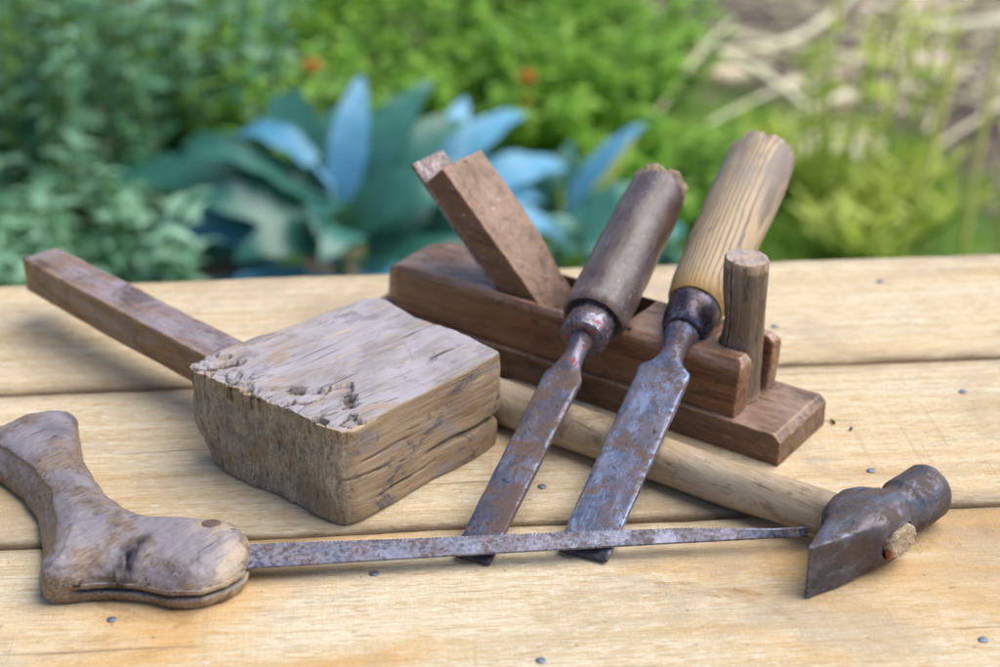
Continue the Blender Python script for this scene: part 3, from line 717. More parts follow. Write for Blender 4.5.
xs.append(prof[-1][0])
for x in xs:
    _, wr, wl, zb, zt, ex = prof_at(x)
    for k in range(seg):
        a = 2 * math.pi * k / seg
        cx, sx = math.cos(a), math.sin(a)
        yy = math.copysign(abs(cx) ** (2 / ex), cx); zz = math.copysign(abs(sx) ** (2 / ex), sx)
        y = yy * (wl if yy > 0 else wr); z = (zb + zt) / 2 + zz * (zt - zb) / 2
        q = V((x * 70, y * 70, z * 70))
        f = 0.0006 * mnoise.noise(q) + 0.0002 * mnoise.noise(q * 5)
        vs.append((x + f * 0.3, y + f, max(0.0003, z + f * 0.7)))
n = len(xs)
for j in range(n - 1):
    for k in range(seg): fs.append((j * seg + k, (j + 1) * seg + k, (j + 1) * seg + (k + 1) % seg, j * seg + (k + 1) % seg))
fs.append(tuple(range(seg))); fs.append(tuple((n - 1) * seg + k for k in range(seg))[::-1])
bm = bmesh.new()
bv = [bm.verts.new(p) for p in vs]
for f in fs: bm.faces.new([bv[k] for k in f])
bmesh.ops.recalc_face_normals(bm, faces=bm.faces)
# eye hole through the right cheek
eye = []
for k in range(28):
    a = 2 * math.pi * k / 28
    eye.append((0.0590 + 0.0145 * math.copysign(abs(math.cos(a)) ** 0.8, math.cos(a)), 0.0185 + 0.0098 * math.copysign(abs(math.sin(a)) ** 0.8, math.sin(a))))
ho_ = tmp_obj(bm); cu = tmp_obj(prism_bm(eye, -0.04, -0.0115, 'xzy'))
m = ho_.modifiers.new('b', 'BOOLEAN'); m.object = cu; m.operation = 'DIFFERENCE'; m.solver = 'EXACT'
me = bpy.data.meshes.new_from_object(ho_.evaluated_get(bpy.context.evaluated_depsgraph_get()))
for q in (ho_, cu): d = q.data; bpy.data.objects.remove(q); bpy.data.meshes.remove(d)
me.name = 'head'; me.materials.clear(); me.materials.append(him)
me.polygons.foreach_set('use_smooth', [True] * len(me.polygons)); me.set_sharp_from_angle(angle=R(38))
link(bpy.data.objects.new('head', me), ham)
# stub of the handle with its split, standing in the eye
ew = flat('stub_wood', (0.42, 0.32, 0.22), 0.85, 0, 700, 0.6)
co, no, fc = solid(prism_bm([(0.0590 + (a - 0.0590) * 0.84 + 0.0012, 0.0185 + (b - 0.0185) * 0.90) for a, b in eye], -0.0210, -0.009, 'xzy'), (), 0.0008, 4)
for i in range(len(co)):
    co[i] += no[i] * (0.0013 * nz(co[i], (260, 260, 260), 2) + 0.0007 * nz(co[i], (600, 600, 600), 2))
stub = mesh_obj('handle_stub', co, fc, ew, ham)
vs, fs = lathe([(-0.006, 0.002), (0.0, 0.0021), (0.0008, 0.0015)], 12, 'z', wob=0.3, seed=2)
mesh_obj('rust_wedge', [(0.0495 + a * 0.9, -0.0205 - c * 0.6, 0.0150 + b * 2.0) for a, b, c in vs], fs, flat('rust', (0.28, 0.10, 0.04), 0.85, 0, 800), stub)
# handle
hhm = tool_wood('hammer_handle_wood', (0.29, 0.20, 0.12), (0.45, 0.335, 0.22), (0.58, 0.46, 0.33), (0.46, 0.38, 0.30), 260, 0.5, 0.42, 0.25, (0.55, 0.48, 0.42), 9.1, 0.3, 'y')
ang = R(143.2) - hy
hdv = V((math.cos(ang), math.sin(ang), 0)); hsv = V((hdv.y, -hdv.x, 0))
o0 = V((0.0590, 0.0, ax))
vs, fs = [], []
stn = [(0.002, 0.0080, 0.0105), (0.018, 0.0090, 0.0115), (0.026, 0.0124, 0.0130), (0.04, 0.0128, 0.0132), (0.09, 0.0130, 0.0132), (0.15, 0.0136, 0.0133), (0.21, 0.0142, 0.0134), (0.27, 0.0145, 0.0136), (0.298, 0.0143, 0.0134), (0.303, 0.0125, 0.0120), (0.3045, 0.008, 0.008)]
fine = []
for a, b in zip(stn, stn[1:]):
    m = max(1, int((b[0] - a[0]) / 0.006)); fine += [tuple(p + (q - p) * k / m for p, q in zip(a, b)) for k in range(m)]
fine.append(stn[-1])
seg = 40
for (s, a_, b_) in fine:
    for k in range(seg):
        a = 2 * math.pi * k / seg
        f = 1 + 0.03 * mnoise.noise(V((math.cos(a) * 1.2, math.sin(a) * 1.2, s * 25)))
        cx, sx = math.cos(a), math.sin(a)
        cx = math.copysign(abs(cx) ** 0.9, cx); sx = math.copysign(abs(sx) ** 0.9, sx)
        q = o0 + hdv * s + hsv * (a_ * f * cx) + V((0, 0, b_ * f * sx - (ax - b_ - 0.0006) * smoothstep(0.02, 0.10, s)))
        vs.append(tuple(q))
n = len(fine)
for j in range(n - 1):
    for k in range(seg): fs.append((j * seg + k, j * seg + (k + 1) % seg, (j + 1) * seg + (k + 1) % seg, (j + 1) * seg + k))
fs.append(tuple(range(seg))[::-1]); fs.append(tuple((n - 1) * seg + k for k in range(seg)))
mesh_obj('handle', vs, fs, hhm, ham)

# ------------------------------------------------------------------ chisels
def chisel_frame(tip, neck, roll=0.0):
    d = (V(neck) - V(tip)).normalized()
    y = V((0, 0, 1)).cross(d).normalized(); z = d.cross(y)
    m = Matrix((d, y, z)).transposed()
    if roll: m = m @ Matrix.Rotation(roll, 3, 'X')
    m = m.to_4x4(); m.translation = V(tip)
    return m

def chisel_blade(bm, wt, wsh, L, th0, th1, nr):
    """square-ended blade with bevelled flanks, shoulders and a round neck, lofted along x"""
    def sect(x, w, zb, zt, bev, ex=None):
        if ex is None:
            return [(x, -w, zb), (x, w, zb), (x, w, zt - bev), (x, w - bev * 1.0, zt), (x, -w + bev * 1.0, zt), (x, -w, zt - bev)]
    rings = []
    N = 24
    def ring(x, w, zc, hgt, ex):
        r = []
        for k in range(N):
            a = 2 * math.pi * (k + 0.5) / N
            cx, sx = math.cos(a), math.sin(a)
            r.append((x, w * math.copysign(abs(cx) ** (2 / ex), cx), zc + hgt * math.copysign(abs(sx) ** (2 / ex), sx)))
        return r
    return ring

def make_chisel(name, label, tip, neck, blade, neckp, ferr, handle, mats, roll=0.0):
    m = chisel_frame(tip, neck, roll)
    e = empty(name, label, 'chisel', mat=m, group='chisels leaning on the plane')
    N = 40
    vs, fs = [], []
    st = []
    for a, b in zip(blade, blade[1:]):
        k = max(1, int((b[0] - a[0]) / 0.004)); st += [tuple(p + (q - p) * i / k for p, q in zip(a, b)) for i in range(k)]
    st.append(blade[-1])
    for (x, w, zc, h, ex) in st:
        for k in range(N):
            a = 2 * math.pi * (k + 0.5) / N
            cx, sx = math.cos(a), math.sin(a)
            f = 0.00035 * mnoise.noise(V((x * 90, cx * 3, sx * 3 + w * 100)))
            vs.append((x, (w + f) * math.copysign(abs(cx) ** (2 / ex), cx), zc + (h + f * 0.5) * math.copysign(abs(sx) ** (2 / ex), sx)))
    for j in range(len(st) - 1):
        for k in range(N): fs.append((j * N + k, j * N + (k + 1) % N, (j + 1) * N + (k + 1) % N, (j + 1) * N + k))
    fs.append(tuple(range(N))[::-1]); fs.append(tuple((len(st) - 1) * N + k for k in range(N)))
    b = mesh_obj('blade', vs, fs, mats[0], e); b.data.set_sharp_from_angle(angle=R(40))
    vs, fs = lathe(ferr, 40, 'x', wob=0.02, seed=3); q = mesh_obj('ferrule', vs, fs, mats[1], e); q.data.set_sharp_from_angle(angle=R(40))
    fine = []
    for a, c in zip(handle, handle[1:]):
        k = max(1, int(abs(c[0] - a[0]) / 0.003)); fine += [tuple(p + (r - p) * i / k for p, r in zip(a, c)) for i in range(k)]
    fine.append(handle[-1])
    vs, fs = lathe(fine, 56, 'x', wob=0.035, seed=len(label)); 
    return e, vs, fs, fine

ch1_b = old_iron('chisel_steel', (0.112, 0.120, 0.172), (0.16, 0.085, 0.050), 0.56, 0.46, 3, 0.9, red=(0.145, 0.176), dark_end=0.010, metal=0.6)
ch2_b = old_iron('wide_chisel_steel', (0.132, 0.156, 0.245), (0.16, 0.085, 0.050), 0.46, 0.45, 6, 0.9, dark_end=0.007, metal=0.6)
fer_m = old_iron('ferrule_iron', (0.10, 0.095, 0.13), (0.12, 0.06, 0.045), 0.5, 0.34, 4, 1.0, red=(0.176, 0.188))
fer2_m = old_iron('bell_ferrule_iron', (0.055, 0.055, 0.085), (0.10, 0.05, 0.04), 0.35, 0.30, 12, 1.0)
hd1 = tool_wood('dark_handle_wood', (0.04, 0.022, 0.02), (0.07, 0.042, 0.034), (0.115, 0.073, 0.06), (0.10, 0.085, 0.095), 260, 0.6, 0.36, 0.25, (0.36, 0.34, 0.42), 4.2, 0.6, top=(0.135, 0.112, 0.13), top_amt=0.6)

# dark handled chisel
T1 = (-0.0160, 0.7935, 0.0030); N1 = (0.0509, 0.9465, 0.0615)
bl = [(0.0, 0.0102, -0.0009, 0.0010, 9), (0.0005, 0.0109, -0.0008, 0.0014, 9), (0.012, 0.0112, 0.0, 0.0024, 8), (0.05, 0.0116, 0.0001, 0.0027, 7), (0.142, 0.0121, 0.0003, 0.0031, 6), (0.1455, 0.0117, 0.0004, 0.0032, 5),
      (0.151, 0.0092, 0.0006, 0.0042, 3), (0.1565, 0.0072, 0.0008, 0.0055, 2.3), (0.163, 0.0063, 0.0008, 0.0058, 2), (0.170, 0.0064, 0.0008, 0.0062, 2), (0.180, 0.0082, 0.0008, 0.0082, 2), (0.1835, 0.0088, 0.0008, 0.0088, 2), (0.187, 0.0088, 0.0008, 0.0088, 2)]
fr = [(0.1785, 0.0085), (0.1792, 0.0136), (0.1805, 0.0152), (0.184, 0.0156), (0.194, 0.0154), (0.200, 0.0152)]
hn = [(0.1995, 0.0130), (0.1985, 0.0172), (0.1970, 0.0192), (0.1982, 0.0206), (0.203, 0.0213), (0.225, 0.0212), (0.26, 0.0210), (0.295, 0.0206), (0.315, 0.0200), (0.3250, 0.0192), (0.3285, 0.0180), (0.3300, 0.0150), (0.3285, 0.0110), (0.3275, 0.002)]
e1, vs, fs, fine = make_chisel('chisel', 'narrow rusty chisel with dark brown handle, red paint on its neck', T1, N1, bl, None, fr, hn, (ch1_b, fer_m))
o = mesh_obj('handle', vs, fs, hd1, e1); o.data.set_sharp_from_angle(angle=R(45))
# frayed mushroomed butt of the dark handle
fray_m = flat('frayed_end_grain', (0.34, 0.27, 0.17), 0.9, 0, 900, 0.8)
co, no, fc = solid(prism_bm([(0.0188 * math.cos(2 * math.pi * k / 30), 0.0188 * math.sin(2 * math.pi * k / 30)) for k in range(30)], 0.3210, 0.3328, 'yzx'), (), 0.0008, 5)
for i in range(len(co)):
    co[i] += no[i] * (0.0028 * nz(co[i], (130, 130, 130), 2) + 0.0012 * nz(co[i], (420, 420, 420), 5))
mesh_obj('frayed_end', co, fc, fray_m, o)

# light handled chisel
T2 = (0.0460, 0.7975, 0.0030); N2 = (0.1190, 0.9660, 0.0665)
bl = [(0.0, 0.0138, -0.0007, 0.0010, 9), (0.0005, 0.0146, -0.0006, 0.0014, 9), (0.010, 0.0152, 0.0, 0.0022, 9), (0.05, 0.0158, 0.0001, 0.0025, 8), (0.146, 0.0164, 0.0002, 0.0029, 7), (0.149, 0.0156, 0.0003, 0.0031, 5),
      (0.154, 0.0100, 0.0006, 0.0045, 3), (0.1595, 0.0077, 0.0008, 0.0058, 2.3), (0.166, 0.0074, 0.0008, 0.0062, 2), (0.172, 0.0082, 0.0008, 0.0074, 2), (0.180, 0.0106, 0.0008, 0.0102, 2), (0.1825, 0.0108, 0.0008, 0.0104, 2), (0.1845, 0.0095, 0.0008, 0.0095, 2), (0.188, 0.0095, 0.0008, 0.0095, 2)]
fr = [(0.1835, 0.0090), (0.184, 0.0132), (0.187, 0.0151), (0.195, 0.0164), (0.203, 0.0170), (0.2075, 0.0170), (0.2085, 0.0162)]
hn = [(0.2080, 0.0150), (0.2083, 0.0178), (0.212, 0.0190), (0.225, 0.0205), (0.26, 0.0224), (0.30, 0.0236), (0.335, 0.0238), (0.356, 0.0230), (0.3660, 0.0218), (0.3690, 0.0195), (0.3685, 0.0140), (0.3675, 0.002)]
e2, vs, fs, fine = make_chisel('chisel', 'wide bluish rusty chisel with pale yellow grained handle', T2, N2, bl, None, fr, hn, (ch2_b, fer2_m))
# chips and facets at the butt of the pale handle
nv = []
for (x, y, z) in vs:
    a = math.atan2(z, y)
    if x > 0.300:
        c1 = smoothstep(0.338, 0.343, x) * (1 if -1.3 < a < -0.35 else 0)
        c2 = smoothstep(0.357, 0.361, x) * (1 if 0.5 < a < 0.9 or 1.6 < a < 1.9 else 0)
        k = 1 - 0.13 * c1 - 0.16 * c2
        x2 = x - 0.003 * smoothstep(0.361, 0.368, x) * (0.5 + mnoise.noise(V((y * 200, z * 200, 4))))
        nv.append((x2, y * k, z * k))
    else: nv.append((x, y, z))
t = NT('pale_ash_wood')
v = t.map(t.obj, (0.035, 1, 1), (0.7, 0.2, 0.4))
ring = t.wave(t.map(t.obj, (0.03, 1, 1), rot=(R(25), 0, 0)), 120, 2.2, 4, 2.2, 0.7, 'Y')
fib = t.noise(v, 1000, 4, 0.7)
c = t.ramp(ring, [(0.0, (0.13, 0.095, 0.07)), (0.16, (0.24, 0.175, 0.115)), (0.36, (0.40, 0.285, 0.165)), (0.7, (0.49, 0.355, 0.205)), (1.0, (0.42, 0.31, 0.20))])
c = t.mix(t.rng(fib, 0.35, 0.7, 0, 0.55), c, (0.40, 0.315, 0.225))
xx = t.sep(t.obj)
gm = t.noise(t.map(t.obj, (0.25, 1, 1)), 75, 5, 0.65, 0.4)
c = t.mix(t.math('MULTIPLY', t.rng(xx[0], 0.27, 0.345), t.rng(gm, 0.38, 0.55)), c, (0.24, 0.20, 0.18))
c = t.mix(t.rng(xx[0], 0.228, 0.207, 0, 0.7), c, (0.40, 0.22, 0.045))
c = t.mix(t.rng(gm, 0.60, 0.72, 0, 0.6), c, (0.12, 0.095, 0.085))
c = t.mix(t.rng(xx[0], 0.3655, 0.3685, 0, 0.8), c, (0.16, 0.115, 0.075))
t.bsdf(c, 0.55, 0, t.bump(t.math('ADD', fib, gm), 0.35, 0.001), 0.4)
o = mesh_obj('handle', nv, fs, t.m, e2); o.data.set_sharp_from_angle(angle=R(50))

# two dark slivers lying on the boards right of the plane
sl = flat('dark_sliver', (0.04, 0.03, 0.025), 0.8, 0, 600)
for i, (x, y, L_, a, lb) in enumerate(((0.2140, 0.9530, 0.006, 1.9, 'larger dark wood sliver on the pale board right of the plane'), (0.2240, 0.9440, 0.0035, 1.2, 'tiny dark wood sliver on the pale board just above the hammer'))):
    e = bmesh.new()
    vs, fs = lathe([(-L_ / 2, 0.0003), (-L_ / 3, 0.0009), (L_ / 4, 0.0008), (L_ / 2, 0.0002)], 8, 'x', wob=0.3, seed=i)
    ca, sa = math.cos(a), math.sin(a)
    o = mesh_obj('wood_sliver', [(q[0] * ca - q[1] * sa, q[0] * sa + q[1] * ca, q[2]) for q in vs], fs, sl); o.location = (x, y, 0.0013)
    tag(o, lb, 'sliver')

# ------------------------------------------------------------------ the garden
ZG = -0.75
def leaf_mat(name, dark, light, rough=0.45, trans=0.35, spec=0.5):
    t = NT(name)
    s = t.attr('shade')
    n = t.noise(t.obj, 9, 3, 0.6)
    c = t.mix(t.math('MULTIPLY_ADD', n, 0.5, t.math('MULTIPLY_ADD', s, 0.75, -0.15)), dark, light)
    t.bsdf(c, rough, 0, None, spec)
    tr = t.n('ShaderNodeBsdfTranslucent'); t.put(tr.inputs[0], t.mix(0.35, c, (0.25, 0.42, 0.03)))
    mx = t.n('ShaderNodeMixShader'); mx.inputs[0].default_value = trans
    t.t.links.new(t.p.outputs[0], mx.inputs[1]); t.t.links.new(tr.outputs[0], mx.inputs[2]); t.t.links.new(mx.outputs[0], t.out.inputs[0])
    return t.m

class LB:
    """collects leaves and stems into one mesh"""
    def __init__(s): s.v, s.f, s.a = [], [], []
    def leaf(s, base, d, up, L, W, bend=0.4, shade=None, seg=4, fold=0.25, wave=0.0, blunt=1.0):
        d = d.normalized(); side = d.cross(up)
        if side.length < 1e-4: side = V((1, 0, 0))
        side.normalize(); nrm = side.cross(d).normalized()
        sh = random.random() if shade is None else shade
        b0 = len(s.v); p = base.copy()
        for i in range(seg + 1):
            f = i / seg
            w = W * (max(0.0, math.sin(math.pi * min(1, 0.08 + 0.92 * f) ** 0.75)) ** blunt * 0.5 + 0.02)
            wv = wave * W * math.sin(i * 1.9 + sh * 9)
            s.v += [p + side * w + nrm * (fold * w + wv), p.copy(), p - side * w + nrm * (fold * w - wv)]
            s.a += [sh, sh * 0.85, sh]
            ang = -bend * (1.0 / seg) * (0.4 + 1.2 * f)
            q = Matrix.Rotation(ang, 3, side)
            d = (q @ d).normalized(); nrm = (q @ nrm).normalized()
            p = p + d * (L / seg)
        for i in range(seg):
            k = b0 + i * 3
            s.f += [(k, k + 1, k + 4, k + 3), (k + 1, k + 2, k + 5, k + 4)]
    def tube(s, pts, r0, r1, seg=5, shade=0.5):
        b0 = len(s.v); n = len(pts)
        for i, p in enumerate(pts):
            d = (pts[min(i + 1, n - 1)] - pts[max(i - 1, 0)]).normalized()
            x = d.cross(V((0.31, 0.9, 0.2))).normalized(); y = d.cross(x)
            r = r0 + (r1 - r0) * i / max(1, n - 1)
            for k in range(seg):
                a = 2 * math.pi * k / seg; s.v.append(p + x * r * math.cos(a) + y * r * math.sin(a)); s.a.append(shade)
        for i in range(n - 1):
            for k in range(seg): s.f.append((b0 + i * seg + k, b0 + i * seg + (k + 1) % seg, b0 + (i + 1) * seg + (k + 1) % seg, b0 + (i + 1) * seg + k))
    def build(s, name, mat, parent=None): return mesh_obj(name, s.v, s.f, mat, parent, True, {'shade': s.a})

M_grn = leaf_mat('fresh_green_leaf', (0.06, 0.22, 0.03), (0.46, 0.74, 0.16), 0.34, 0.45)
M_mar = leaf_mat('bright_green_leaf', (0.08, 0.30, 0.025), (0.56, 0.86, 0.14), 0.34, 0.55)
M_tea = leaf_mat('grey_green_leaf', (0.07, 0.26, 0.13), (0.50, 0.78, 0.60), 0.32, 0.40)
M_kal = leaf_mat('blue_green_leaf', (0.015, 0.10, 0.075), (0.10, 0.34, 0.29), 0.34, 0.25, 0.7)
M_pal = leaf_mat('sky_sheen_leaf', (0.05, 0.22, 0.36), (0.15, 0.42, 0.66), 0.42, 0.15, 0.5)  # reflected sky painted into the blue of the waxy leaves
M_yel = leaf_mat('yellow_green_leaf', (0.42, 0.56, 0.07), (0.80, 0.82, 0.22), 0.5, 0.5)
M_stm = leaf_mat('green_stem', (0.09, 0.20, 0.03), (0.24, 0.34, 0.08), 0.6, 0.1)
M_dry = leaf_mat('dry_straw', (0.78, 0.68, 0.40), (0.95, 0.90, 0.68), 0.7, 0.1)
M_grs = leaf_mat('lawn_blade', (0.16, 0.34, 0.04), (0.50, 0.66, 0.13), 0.5, 0.5)
M_ystalk = leaf_mat('yellow_stalk', (0.60, 0.60, 0.12), (0.88, 0.84, 0.30), 0.6, 0.2)
M_org = flat('orange_petals', (0.62, 0.15, 0.012), 0.6, 0, 200, 0.2)

def rvec(s=1.0): return V((random.uniform(-s, s), random.uniform(-s, s), random.uniform(-s, s)))

def bush(name, label, cat, x, y, h, rad, nst, nl, L, W, mat, group=None, lean=0.25, lowgap=0.1, bend=0.6, flowers=(), upright=0.3, stem_m=None, sr=0.006):
    e = empty(name, label, cat, (x, y, ZG), 0, group)
    lv, sm = LB(), LB()
    tops = []
    for i in range(nst):
        a = random.uniform(0, 2 * math.pi); rr = rad * math.sqrt(random.random())
        b = V((rr * 0.35 * math.cos(a), rr * 0.35 * math.sin(a), 0)); top = V((rr * math.cos(a), rr * math.sin(a), h * random.uniform(0.72, 1.05) * (1 - 0.25 * (rr / rad) ** 2)))
        mid = (b + top) / 2 + rvec(0.04)
        pts = [b * (1 - t_) ** 2 + mid * 2 * t_ * (1 - t_) + top * t_ ** 2 for t_ in [k / 7 for k in range(8)]]
        sm.tube(pts, sr, sr * 0.35)
        tops.append(top)
        for k in range(nl):
            t_ = lowgap + (1 - lowgap) * (k + random.random()) / nl
            f = t_ * 7; i0 = min(6, int(f)); p = pts[i0].lerp(pts[i0 + 1], f - i0)
            ang = random.uniform(0, 2 * math.pi)
            d = V((math.cos(ang), math.sin(ang), upright + random.uniform(-0.3, 0.5)))
            s = random.choice((0.5, 0.7, 0.85, 1.0, 1.15, 1.45)) * (1.15 - 0.45 * t_)
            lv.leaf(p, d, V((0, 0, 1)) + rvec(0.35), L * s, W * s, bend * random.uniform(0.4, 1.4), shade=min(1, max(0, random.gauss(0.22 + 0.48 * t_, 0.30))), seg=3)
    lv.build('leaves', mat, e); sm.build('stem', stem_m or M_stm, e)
    for (fx, fy, fz) in flowers:
        fl = LB(); c = V((fx, fy, fz))
        for ringi, (nn, ll, ez) in enumerate(((12, 0.022, 0.1), (10, 0.017, 0.6), (7, 0.012, 1.3))):
            for k in range(nn):
                a = 2 * math.pi * (k + 0.5 * ringi) / nn
                fl.leaf(c, V((math.cos(a), math.sin(a), ez)), V((0, 0, 1)), ll, 0.014, 0.5, 0.5, 2)
        fl.tube([c + V((0, 0, -0.10)), c], 0.003, 0.003)
        fl.build('flower', M_org, e)
    return e

def big_leaf_plant(name, label, cat, x, y, leaves, mat, group=None):
    """leaves: (direction azimuth, elevation, length, width, bend, twist of the blade) each one a part"""
    e = empty(name, label, cat, (x, y, ZG), 0, group)
    st = LB(); st.tube([V((0, 0, 0)), V((0.01, 0, 0.08)), V((0.0, 0.01, 0.2))], 0.016, 0.010); st.build('stem', M_stm, e)
    for (az, el, L, W, bend, h0, shade, m) in leaves:
        a, b = R(az), R(el)
        d = V((math.cos(a) * math.cos(b), math.sin(a) * math.cos(b), math.sin(b)))
        lb = LB(); base = V((0, 0, h0))
        tip = base + d * L * 0.18
        lb.tube([base, tip], 0.006, 0.005, 6, 0.9)
        lb.leaf(tip, d, V((0, 0, 1)) + V((0.0, -0.5, 0)) + rvec(0.35), L * 0.85, W * 1.15, bend * 1.25 + 0.15, shade, 14, 0.14, 0.045, 0.9)
        lb.build('leaf', m or mat, e)
    return e

# ground sheet: soil, moss and straw patches with painted sunlight, mixed by position
t = NT('garden_soil')
v = t.obj
xy = t.sep(v)
a = t.noise(v, 1.6, 5, 0.6, 0.4); b = t.noise(v, 14, 6, 0.7); c_ = t.noise(v, 60, 4, 0.7)
soil = t.ramp(b, [(0.3, (0.03, 0.023, 0.024)), (0.52, (0.10, 0.078, 0.072)), (0.72, (0.30, 0.225, 0.18))])
moss = t.ramp(b, [(0.3, (0.05, 0.10, 0.02)), (0.6, (0.12, 0.22, 0.04)), (0.8, (0.22, 0.24, 0.09))])
straw = t.ramp(c_, [(0.3, (0.50, 0.38, 0.33)), (0.5, (0.80, 0.66, 0.56)), (0.7, (0.95, 0.88, 0.76))])  # pale straw tones with direct sunlight painted in
def blob(cx, cy, rx, ry, lo=1.25, hi=0.8):
    dx = t.math('DIVIDE', t.math('ADD', xy[0], -cx), rx); dy = t.math('DIVIDE', t.math('ADD', xy[1], -cy), ry)
    r = t.math('ADD', t.math('POWER', t.math('ABSOLUTE', dx), 2.0), t.math('POWER', t.math('ABSOLUTE', dy), 2.0))
    return t.rng(t.math('ADD', r, t.math('MULTIPLY_ADD', b, 1.8, -0.9)), hi, lo, 1, 0)
cc = t.mix(blob(0.35, 3.0, 0.62, 0.85), soil, moss)
cc = t.mix(t.math('MULTIPLY', blob(1.02, 3.98, 0.34, 0.22), t.rng(t.noise(t.map(v, (1, 0.6, 1)), 9, 5, 0.7), 0.50, 0.56)), cc, straw)
cc = t.mix(blob(0.55, 4.02, 0.12, 0.06), cc, straw)
cc = t.mix(t.math('MULTIPLY', blob(1.35, 4.75, 0.5, 0.35), t.rng(t.noise(t.map(v, (1, 0.6, 1)), 8, 5, 0.7), 0.52, 0.58)), cc, straw)
cc = t.mix(blob(0.72, 3.52, 0.12, 0.10), cc, straw)
t.bsdf(cc, 0.9, 0, t.bump(t.math('ADD', b, c_), 0.5, 0.02), 0.2)
gv, gf = [], []
nx_, ny_ = 120, 120
for j in range(ny_ + 1):
    for i in range(nx_ + 1):
        fx = (i / nx_) * 2 - 1; fy = j / ny_
        x = math.copysign(abs(fx) ** 2.6, fx) * 160; y = -60 + 0 if j == 0 else (fy ** 3.0) * 240 - 3
        z = ZG + 0.03 * mnoise.noise(V((x * 1.3, y * 1.3, 0))) * (1 if abs(x) < 12 and y < 14 else 0) 
        gv.append((x, y, z - (0.04 if math.hypot(x, y - 0.8) < 1.2 else 0)))
for j in range(ny_):
    for i in range(nx_):
        k = j * (nx_ + 1) + i; gf.append((k, k + 1, k + nx_ + 2, k + nx_ + 1))
gr = mesh_obj('ground', gv, gf, t.m); tag(gr, 'dark garden soil with moss and straw painted pale as if sunlit', None, None, 'structure')

# grass and straw litter nobody could count
lb = LB()
for i in range(5200):
    x = random.uniform(-0.15, 1.15); y = random.uniform(2.55, 4.1)
    dens = smoothstep(1.15, 0.5, x + 0.4 * mnoise.noise(V((x * 3, y * 3, 2)))) * smoothstep(4.0, 3.3, y + 0.4 * mnoise.noise(V((x * 3, y * 3, 7))))
    if random.random() > dens: continue
    a = random.uniform(0, 6.28); h = random.uniform(0.03, 0.09)
    lb.leaf(V((x, y, ZG)), V((math.cos(a) * 0.5, math.sin(a) * 0.5, 1)), V((math.sin(a), math.cos(a), 0.2)), h, 0.008, 0.9, seg=2)
tag(lb.build('grass', M_grs), 'short green grass growing on the ground behind the chisels', 'grass', None, 'stuff')
lb = LB()
for i in range(900):
    x = random.uniform(0.45, 2.0); y = random.uniform(3.3, 5.4)
    if random.random() > smoothstep(0.5, 1.1, x) * smoothstep(3.3, 4.0, y): continue
    a = random.uniform(0, 6.28); L_ = random.uniform(0.05, 0.22)
    p = V((x, y, ZG + random.uniform(0.01, 0.04))); d = V((math.cos(a), math.sin(a), random.uniform(-0.05, 0.15))) * L_
    lb.tube([p, p + d * 0.5 + V((0, 0, 0.008)), p + d], 0.003, 0.002, 4, random.random())
tag(lb.build('straw_litter', M_dry), 'pale dry straw scattered on the far ground at the right', 'straw', None, 'stuff')

# left: grey green weed
for (x, y, h, lb_, nst, m) in ((-0.80, 2.75, 0.78, 'grey green leafy weed rising at the far left edge of the garden', 28, M_tea), (-0.58, 3.0, 0.78, 'tall grey green weed between the left edge and the green bushes', 24, M_tea), (-1.08, 3.2, 0.9, 'grey green weed at the back of the left corner', 26, M_grn), (-0.88, 2.3, 0.46, 'low dull green weed just behind the end of the mallet handle', 24, M_tea), (-0.66, 2.45, 0.36, 'low dull green weed between the tall grey green weed and the table edge', 22, M_tea)):
    bush('leafy_weed', lb_, 'weed', x, y, h, 0.24, nst, 40, 0.066, 0.024, m, 'weeds at the left of the garden', bend=0.8, upright=0.35)
# middle left: low green bushes under the cabbage leaves
for (x, y, h, m, lb_) in ((-0.42, 2.95, 0.42, M_grn, 'green leafy bush left of the blue green plant'), (-0.10, 2.25, 0.14, M_kal, 'low dark leafy bush under the blue green leaves, behind the table edge'), (-0.36, 2.20, 0.20, M_kal, 'low dark leafy bush behind the mallet handle'), (0.14, 2.45, 0.24, M_kal, 'small dusky leafy bush behind the plane wedge')):
    bush('leafy_bush', lb_, 'bush', x, y, h, 0.20, 20, 18, 0.075, 0.034, m, 'low bushes behind the table', bend=0.8)
